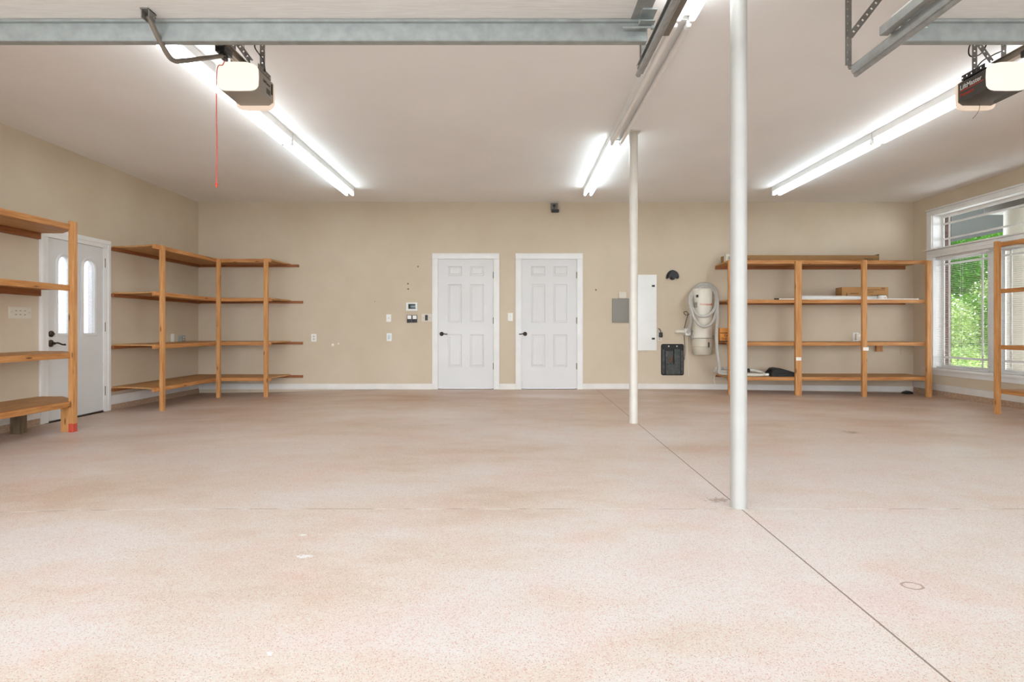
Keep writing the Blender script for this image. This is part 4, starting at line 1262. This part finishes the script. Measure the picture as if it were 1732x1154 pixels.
MB().box(VX - 0.09, VX + 0.09, VY + 0.13, YB + 0.001, 0.9, 1.4).build('wall_bracket', M_GALV, r)
b = MB(); b.cyl((VX + 0.12, VY - 0.02, 0.98), (VX + 0.12, VY - 0.02, 0.835), 0.03, 14); b.build('intake_pipe', M_IVORYD, r)

r = thing('pipe_elbow', (2.6, YB, 0.87), 'white pipe stub leaving the wall towards the vacuum canister', 'pipe')
b = MB(); b.tube(spline([(2.545, YB + 0.001, 0.905), (2.545, YB - 0.05, 0.905), (2.575, YB - 0.085, 0.905), (2.66, YB - 0.09, 0.90)], 5), 0.028, 16); b.build('pipe', M_IVORY, r)
b = MB(); b.box(2.656, 2.735, YB - 0.13, YB + 0.001, 0.845, 0.955, 0.008); b.build('valve_box', M_WHITE, r)
b = MB(); b.cyl((2.73, YB - 0.09, 0.90), (2.765, VY, 0.895), 0.022, 14); b.build('coupling', M_GALV, r)

# hose looped around the canister
def ell(cx, cz, rx, rz, n, yb, yf, a0=0):
    out = []
    for k in range(n):
        a = a0 + 2 * math.pi * k / n
        x, z = cx + rx * math.sin(a), cz + rz * math.cos(a)
        t = (1 + math.cos(a)) / 2
        out.append((x, yf + (yb - yf) * t, z))
    return out
route = [(1163, 563, 9.13), (1166, 556, 9.08), (1169, 543, 9.03), (1168.5, 520, 9.03), (1168, 502, 9.08), (1175, 488, 9.18), (1190, 482.5, 9.21), (1205, 488, 9.18), (1211.5, 502, 9.03),
         (1209, 521, 8.90), (1200, 532, 8.86), (1189, 535.5, 8.86), (1178, 531, 8.87), (1170.5, 519, 8.93), (1169, 505, 9.02), (1175, 492, 9.13), (1190, 485.5, 9.16), (1206, 492, 9.12), (1213, 508, 8.98),
         (1211, 530, 8.88), (1204, 546, 8.83), (1192, 553, 8.82), (1180, 547, 8.83), (1172, 532, 8.88), (1166, 508, 8.97), (1171, 493, 9.12), (1183, 481.5, 9.22), (1198, 480.5, 9.225), (1209, 488, 9.20), (1213.5, 503, 8.99),
         (1214, 535, 8.85), (1212, 568, 8.67), (1213.5, 598, 8.62), (1217, 622, 8.63), (1217, 631, 8.65)]
path = [px(*q) for q in route]
# coil lying on the lowest shelf
zsh = TR[3] + 0.028
def coil(x0, x1, y0, y1, turns, dz, z0):
    out = []
    cx, cy = (x0 + x1) / 2, (y0 + y1) / 2
    n = 12
    for k in range(int(turns * n)):
        a = math.pi + 2 * math.pi * k / n
        f = 1 - 0.08 * k / n
        out.append((cx + (x1 - x0) / 2 * f * math.cos(a), cy + (y1 - y0) / 2 * f * math.sin(a), z0 + dz * k / n))
    return out
path += coil(2.98, 3.36, 8.66, 8.93, 2.0, 0.042, zsh + 0.0)[3:]
b = MB(); b.tube(spline(path, 5), 0.0225, 12)
b.build('vacuum_hose', M_HOSE, None, 'long grey vacuum hose looped over the canister and coiled on the lowest shelf', 'hose')
b = MB()
b.tube(spline([(3.405, 8.74, zsh - 0.003), (3.44, 8.68, zsh - 0.003), (3.54, 8.645, zsh - 0.003), (3.65, 8.67, zsh - 0.003), (3.69, 8.75, zsh + 0.015), (3.62, 8.83, zsh + 0.045), (3.52, 8.85, zsh + 0.055)], 6), 0.024, 12)
hw_ = b.build('hose_wand', M_HOSEW, None, 'pale curved hose end lying on the lowest shelf beside the black brush', 'hose')
MB().cyl((3.69, 8.72, zsh - 0.005), (3.755, 8.715, zsh - 0.004), 0.02, 14).build('cuff', M_WHITE, hw_)
MB().cyl((3.53, 8.85, zsh + 0.054), (3.41, 8.855, zsh + 0.03), 0.026, 14).build('handle_grip', M_BLACK, hw_)

# cords by the canister
b = MB()
b.tube(spline([(2.735, YB - 0.1, 1.19), (2.70, YB - 0.03, 1.16), (2.665, YB - 0.025, 1.18), (2.66, YB - 0.02, 1.21), (2.70, YB - 0.02, 1.215), (2.72, YB - 0.025, 1.17), (2.69, YB - 0.02, 1.06), (2.67, YB - 0.015, 0.97)], 6), 0.004, 6)
b.tube(spline([(2.665, YB - 0.012, 0.84), (2.675, YB - 0.012, 0.70), (2.68, YB - 0.012, 0.6), (2.668, YB - 0.012, 0.46)], 6), 0.004, 6)
b.tube(spline([(2.67, YB - 0.015, 0.97), (2.655, YB - 0.02, 0.9), (2.665, YB - 0.012, 0.84)], 4), 0.004, 6)
b.build('low_voltage_wire', M_BLACK, None, 'thin black cord running past the white pipe stub to the tool pouch', 'cord')
b = MB(); b.tube(spline([(2.715, YB - 0.012, 0.85), (2.72, YB - 0.008, 0.6), (2.728, YB - 0.008, 0.35), (2.73, YB - 0.012, 0.2)], 6), 0.003, 6)
b.build('low_voltage_wire', M_WHITE, None, 'thin white wire hanging down the wall below the white valve box', 'wire')
b = MB(); b.tube(spline([(3.02, YB - 0.45, 0.285), (2.99, YB - 0.44, 0.22), (3.0, YB - 0.42, 0.15), (3.015, YB - 0.42, 0.1)], 6), 0.004, 6)
b.build('hose_wire', M_WHITE, None, 'thin pale wire dangling from the hose coil at the shelf end', 'wire')

# black floor brush on the lowest shelf
r = thing('vacuum_brush', (3.93, 8.78, TR[3]), 'black vacuum floor brush lying on the lowest shelf of the long unit', 'vacuum brush')
MB().prism([(3.78, TR[3]), (4.12, TR[3]), (4.12, TR[3] + 0.06), (4.04, TR[3] + 0.085), (3.90, TR[3] + 0.125), (3.84, TR[3] + 0.115), (3.78, TR[3] + 0.05)], 8.66, 8.90, 'y').build('brush_body', M_BLACK, r)
MB().tube(spline([(3.84, 8.80, TR[3] + 0.08), (3.80, 8.78, TR[3] + 0.085), (3.765, 8.76, TR[3] + 0.075)], 4), 0.022, 12).build('neck', M_BLACK, r)
MB().box(3.86, 4.08, 8.652, 8.665, TR[3] + 0.002, TR[3] + 0.04, 0.004).build('bumper', M_DARK, r)

# ------------------------------------------------------------------ goods on the long unit
def carton(name, x0, x1, y0, y1, z0, z1, mat, label, cat='box'):
    r = thing(name, ((x0 + x1) / 2, (y0 + y1) / 2, z0), label, cat)
    MB().box(x0, x1, y0, y1, z0, z1, 0.003).build('carton_body', mat, r)
    return r
Y1 = 9.05
z = TR[0]
r = carton('long_carton', 3.17, 5.46, 8.84, Y1, z, z + 0.105, M_CARDD, 'very long flat brown carton on the top shelf of the long unit')
lettering('o', 0.09, M_INK, r, (3.50, 8.838, z + 0.04), name='print_mark')
lettering('W I I', 0.06, M_INK, r, (5.30, 8.838, z + 0.035), name='print_mark')
MB().box(5.458, 5.462, 8.84, Y1, z + 0.01, z + 0.12).build('end_flap', M_INK, r)
MB().box(3.3, 5.3, 8.92, 8.96, z + 0.1045, z + 0.106).build('packing_tape', M_CARD, r)
r = carton('small_carton', 3.045 + 0.08, 3.215, 8.70, 8.80, z, z + 0.10, M_CREAM, 'tiny pale carton with dark print at the end of the top shelf')
lettering('VE', 0.045, M_INK, r, (3.165, 8.698, z + 0.05), (90, 90, 0), 'print_mark')
MB().box(3.206, 3.216, 8.698, 8.802, z, z + 0.101).build('dark_edge', M_INK, r)

z = TR[1]
r = carton('shipping_box', 4.93, 5.60, 8.85, Y1 - 0.0, z, z + 0.20, M_CARD, 'brown cardboard box printed in black on the second shelf of the long unit')
# turn the box a little so that its short end shows
r.rotation_euler = (0, 0, R(-4))
lettering('SATSU', 0.055, M_INK, r, (5.435, 8.8485, z + 0.062), name='print_lettering', ext=0.0012)
mk = MB()
mk.box(5.24, 5.285, 8.8485, 8.851, z + 0.05, z + 0.165); mk.box(5.05, 5.17, 8.8485, 8.851, z + 0.103, z + 0.110); mk.box(5.31, 5.39, 8.8485, 8.851, z + 0.122, z + 0.128)
mk.box(5.30, 5.55, 8.8485, 8.851, z + 0.155, z + 0.160); mk.box(5.50, 5.55, 8.8485, 8.851, z + 0.175, z + 0.184)
mk.prism([(4.975, z + 0.05), (5.025, z + 0.05), (5.0, z + 0.095)], 8.8485, 8.851, 'y'); mk.box(4.996, 5.004, 8.8485, 8.851, z + 0.09, z + 0.115)
mk.build('print_marks', M_INK, r)
MB().box(4.9285, 4.9305, 8.85, Y1 - 0.02, z + 0.095, z + 0.098).build('flap_seam', M_INK, r)
b = MB(); b.cyl((4.19, 8.725, z + 0.033), (5.53, 8.785, z + 0.033), 0.032, 16)
t = b.build('plastic_pipe', M_WHITE, None, 'long white plastic pipe lying before the printed box on the second shelf', 'pipe')
MB().lathe([(0.034, -0.012), (0.034, 0.004), (0.026, 0.006), (0.026, 0.02)], (4.195, 8.725, z + 0.033), 16, 'x').build('end_cap', M_GALVD, t)
b = MB(); b.cyl((3.86, 8.622, z + 0.008), (5.90, 8.618, z + 0.008), 0.008, 10)
t = b.build('thin_rod', M_WHITE, None, 'thin pale rod along the front edge of the second shelf', 'rod')
MB().cyl((3.80, 8.622, z + 0.010), (3.865, 8.622, z + 0.010), 0.010, 10).build('rod_tip', M_BLACK, t)
b = MB(); b.cyl((5.62, 8.76, z + 0.011), (5.97, 8.72, z + 0.011), 0.011, 10)
b.build('curtain_rod', M_POLE, None, 'pale rod on the second shelf reaching towards the window end', 'rod')
r = thing('paint_can', (5.41, 8.66, z), 'small white can with red print and dark lid before the printed box', 'can')
MB().lathe([(0.054, 0.0), (0.056, 0.003), (0.055, 0.062), (0.056, 0.066)], (5.41, 8.69, z), 24).build('can_body', M_WHITE, r)
MB().lathe([(0.056, 0.0), (0.057, 0.006), (0.05, 0.009)], (5.41, 8.69, z + 0.065), 24).build('lid', M_BRONZE, r)
lettering('red', 0.03, M_INKR, r, (5.415, 8.69 - 0.0555, z + 0.03), (90, 0, 0), 'print_lettering', wrap=0.0555)
z = TR[2]
r = carton('orange_carton', 3.035, 3.27, 8.70, 8.92, z, z + 0.205, M_CARDO, 'orange cardboard carton with dark print jutting from the third shelf end')
lettering('TA O', 0.05, M_INK, r, (3.15, 8.698, z + 0.09), name='print_lettering', ext=0.001)
lettering('THIS ON', 0.045, M_INK, r, (3.14, 8.698, z + 0.045), name='print_lettering', ext=0.001)
mk = MB(); mk.box(3.03, 3.15, 8.6985, 8.701, z + 0.128, z + 0.138); mk.box(3.02, 3.26, 8.6985, 8.701, z + 0.004, z + 0.018); mk.build('print_marks', M_INK, r)
# outlet above the third shelf with an adapter
r, x0, x1, z0, z1 = plate('wall_outlet', (1442, 1452, 563, 577), 'white outlet holding a bulky adapter above the third shelf', 'outlet', 'duplex outlets')
p = thing('plug_adapter', ((x0 + x1) / 2, YB, z0), 'pale plug-in adapter on the outlet above the third shelf', 'adapter')
MB().box(x0 + 0.03, x1 + 0.01, YB - 0.055, YB - 0.006, z0 + 0.012, z1 - 0.012, 0.01).build('adapter_body', M_CREAM, p)
MB().box(x0 + 0.065, x1 - 0.004, YB - 0.06, YB - 0.05, z1 - 0.06, z1 - 0.03, 0.004).build('plug_face', M_WHITE, p)
# access panel and the dark object in the corner
x0, x1, z0, z1 = rect(1523, 1544.5, 584, 600)
r = thing('access_panel', ((x0 + x1) / 2, YB, z0), 'flush painted access panel low on the back wall near the window corner', 'access panel')
MB().box(x0, x1, YB - 0.004, YB + 0.001, z0, z1, 0.002).build('panel_cover', M_WALL, r)
b = MB(); b.prism([(5.94, -0.055), (6.07, -0.05), (6.06, -0.015), (6.02, 0.0), (5.96, -0.02)], 8.98, 9.08, 'y')
b.build('rubber_wedge', M_BLACK, None, 'small black wedge on the floor in the corner under the long unit', 'wedge')

# ------------------------------------------------------------------ side wall plates
def side_plate(name, y0, y1, z0, z1, label, cat, group=None, mat=None, d=0.007):
    root = thing(name, (XL, (y0 + y1) / 2, z0), label, cat, group)
    MB().box(XL - 0.001, XL + d, y0, y1, z0, z1, 0.003).build('cover_plate', mat or M_WHITE, root)
    return root
r = side_plate('switch_bank', 5.775, 6.045, 1.05, 1.165, 'wide cream five-gang plate of switches and outlets beside the arched-light door', 'switch plate', None, M_CREAM)
for k in range(5):
    yc = 5.775 + 0.027 + 0.054 * k; zm = 1.1075
    if k in (0, 4):
        MB().box(XL + 0.006, XL + 0.018, yc - 0.006, yc + 0.006, zm - 0.004, zm + 0.016, 0.002).build('toggle', M_IVORYD, r)
    else:
        for s in (-1, 1):
            MB().box(XL + 0.006, XL + 0.009, yc - 0.015, yc + 0.015, zm + s * 0.019 - 0.012, zm + s * 0.019 + 0.012, 0.002).build('socket', M_CREAM, r)
            q = MB(); q.box(XL + 0.0088, XL + 0.0098, yc - 0.008, yc + 0.008, zm + s * 0.019 - 0.002, zm + s * 0.019 + 0.004); q.build('slot', M_BRONZE, r)
side_plate('blank_plate', 8.515, 8.59, 0.75, 0.875, 'blank white wall plate above the third shelf in the corner unit', 'wall plate')
r = side_plate('outlet_box', 8.70, 8.80, 0.7605, 0.85, 'grey metal outlet box beside the blank plate above the third shelf', 'outlet', None, M_GALV, 0.05)
MB().box(XL + 0.049, XL + 0.056, 8.71, 8.79, 0.765, 0.84, 0.003).build('box_cover', M_GREY, r)
for s in (-1, 1):
    MB().box(XL + 0.055, XL + 0.059, 8.735, 8.765, 0.8025 + s * 0.018 - 0.012, 0.8025 + s * 0.018 + 0.012, 0.002).build('socket', M_CREAM, r)

# ------------------------------------------------------------------ outside
def ground(name, x0, x1, y0, y1, z, mat, label, cat):
    return MB().box(x0, x1, y0, y1, z - 0.2, z, 0).build(name, mat, None, label, cat, None, 'structure')
ground('driveway', -9, 9.5, -14, YF - 0.2, -0.02, M_DRIVE, 'pale concrete driveway before the open doors', 'driveway')
ground('side_path', -9, XL - 0.12, YF - 0.2, 14, -0.15, M_DRIVE, 'concrete path outside the arched-light door', 'path')
ground('porch_floor', XR + 0.15, 10.1, YF - 0.2, 9.2, -0.05, M_DRIVE, 'concrete porch floor outside the tall window', 'porch floor')
def lawn():
    bm = bmesh.new(); nx, ny = 24, 24
    g = []
    for j in range(ny + 1):
        row = []
        for i in range(nx + 1):
            x = 10.1 + 22 * i / nx; y = 2 + 34 * j / ny
            d = max(0, (x - 11.5)) + max(0, (y - 15)) * 0.5
            row.append(bm.verts.new((x, y, -0.08 + min(3.0, 0.16 * d) + random.uniform(-.03, .03))))
        g.append(row)
    for j in range(ny):
        for i in range(nx):
            bm.faces.new((g[j][i], g[j][i + 1], g[j + 1][i + 1], g[j + 1][i]))
    MB().bm(bm).build('lawn', M_LAWN, None, 'bright grassy bank seen through the window', 'lawn', None, 'structure')
lawn()
structure(MB().box(XR + 0.152, 9.85, 4.0, 14.2, 2.9, 3.0), 'porch_ceiling', M_PLANK, 'grey plank porch ceiling seen through the transom', 'porch ceiling')
structure(MB().box(XR + 0.152, 6.80, 9.19, 9.7, -0.2, 2.905), 'brick_pier', M_BRICK, 'brown brick pier outside beside the window', 'pier')
structure(MB().box(-5.49, -5.20, 7.62, 8.0, -0.2, 2.6), 'brick_pillar', plain('painted_brick', (196, 116, 104), 0.85, var=0.1), 'brick pillar outside behind the door glass', 'pillar')
r = thing('porch_column', (7.55, 8.6, -0.05), 'thick round white porch column outside the window', 'column')
MB().lathe([(0.36, 0.0), (0.35, 0.2), (0.345, 1.4), (0.33, 2.75)], (7.55, 8.6, -0.05), 40).build('shaft', M_POLE, r)
MB().box(7.15, 7.95, 8.2, 9.0, 2.68, 2.901, 0.02).build('capital', M_SENS, r)

def leaf_cloud(mb, c, rad, n, size, rnd):
    for _ in range(n):
        while True:
            p = Vector((rnd.uniform(-1, 1), rnd.uniform(-1, 1), rnd.uniform(-1, 1)))
            if 0.25 < p.length < 1: break
        q = Vector((c[0] + p.x * rad[0], c[1] + p.y * rad[1], c[2] + p.z * rad[2]))
        d = Vector((rnd.gauss(0, 1), rnd.gauss(0, 1), rnd.gauss(-0.3, 0.6))).normalized()
        s = d.cross(Vector((rnd.gauss(0, .5), rnd.gauss(0, .5), 1))).normalized()
        nn = d.cross(s)
        L = size * rnd.uniform(0.7, 1.3); w_ = L * 0.32
        mb.add([q, q + d * L * 0.45 + s * w_ + nn * L * .06, q + d * L, q + d * L * 0.45 - s * w_ + nn * L * .06], [(0, 1, 2), (0, 2, 3)])

def shrub(name, x, y, z, blobs, leaf, mat, n, label, cat, trunk=None, group=None):
    rnd = random.Random(hash((round(x * 10), round(y * 10))) & 0xffff)
    root = thing(name, (x, y, z), label, cat, group)
    mb = MB()
    for (dx, dy, dz, rx, ry, rz, share) in blobs:
        leaf_cloud(mb, (x + dx, y + dy, z + dz), (rx, ry, rz), int(n * share), leaf, rnd)
    mb.build('foliage', mat, root, smooth=180)
    if name == 'flowering_shrub':
        fl = MB()
        for (dx, dy, dz, rx, ry, rz, share) in blobs:
            leaf_cloud(fl, (x + dx, y + dy, z + dz), (rx * 1.05, ry * 1.05, rz * 1.05), int(420 * share), leaf * 0.9, rnd)
        fl.build('blossoms', M_TAG, root, smooth=180)
    t = MB()
    h = trunk or 0.5
    for k in range(3 if trunk is None else 1):
        a = 2.1 * k
        t.tube([(x + 0.05 * math.cos(a), y + 0.05 * math.sin(a), z - 0.05), (x + 0.15 * math.cos(a), y + .12 * math.sin(a), z + h * .5), (x + .3 * math.cos(a) * (trunk is None), y + .3 * math.sin(a) * (trunk is None), z + h)], 0.03, 6, radii=[0.02 if trunk is None else 0.14, 0.016 if trunk is None else 0.11, 0.01 if trunk is None else 0.07])
    t.build('stems' if trunk is None else 'trunk', M_BARK, root)
def gz(x, y):
    return -0.08 + min(3.0, 0.16 * (max(0, x - 11.5) + max(0, (y - 15)) * 0.5))
for i, (x, y) in enumerate(((9.55, 12.75), (10.65, 13.65), (12.1, 13.9))):
    z = gz(x, y) - 0.02
    shrub('low_shrub', x, y, z, [(0, 0, 0.32, 0.62, 0.5, 0.33, 1)], 0.06, M_LEAF2, 3600,
          ('low lime shrub just past the brown brick pier', 'low lime shrub in the middle of the window view', 'low lime shrub half behind the porch column')[i], 'shrub', None, 'low shrubs beyond the porch')
for i, (x, y, s) in enumerate(((10.9, 15.2, 1.25), (12.3, 16.3, 1.25), (14.0, 17.3, 1.35), (16.0, 18.5, 1.3))):
    z = gz(x, y) - 0.02
    shrub('flowering_shrub', x, y, z, [(0, 0, 0.7 * s, 0.8, 0.8, 0.75 * s, 0.6), (0.5, 0.2, 0.95 * s, 0.6, 0.6, 0.5 * s, 0.4)], 0.08, M_LEAF2 if i != 1 else M_LEAF1, 4800,
          ('pale bushy shrub on the bank beside the brick pier view', 'mid-green bushy shrub on the bank among the pale ones', 'pale bushy shrub on the bank towards the porch column', 'tallest pale shrub behind the others on the bank')[i], 'shrub', None, 'shrubs on the grassy bank')
for i, (x, y, s) in enumerate(((12.8, 18.6, 0.95), (15.9, 21.0, 0.95), (18.6, 22.6, 1.1), (19.3, 26.0, 1.3), (23.0, 27.4, 1.4))):
    z = gz(x, y) - 0.05
    shrub('leafy_tree', x, y, z, [(0, 0, 2.4 * s, 1.5, 1.4, 1.0 * s, 0.35), (0.6, -0.2, 3.3 * s, 1.5, 1.4, 1.1 * s, 0.35), (-0.7, 0.1, 3.4 * s, 1.2, 1.2, 1.0 * s, 0.2), (0, 0.1, 1.3 * s, 1.1, 1.1, 0.9 * s, 0.25)], 0.13, (M_LEAF3, M_LEAF1)[i % 2], 9000,
          ('deep green leafy tree nearest the brick pier', 'mid-green leafy tree in the middle of the window view', 'deep green leafy tree above the porch column', 'large mid-green tree farthest back', 'deep green leafy tree beyond the porch column')[i], 'tree', 2.6 * s, 'trees on the bank')
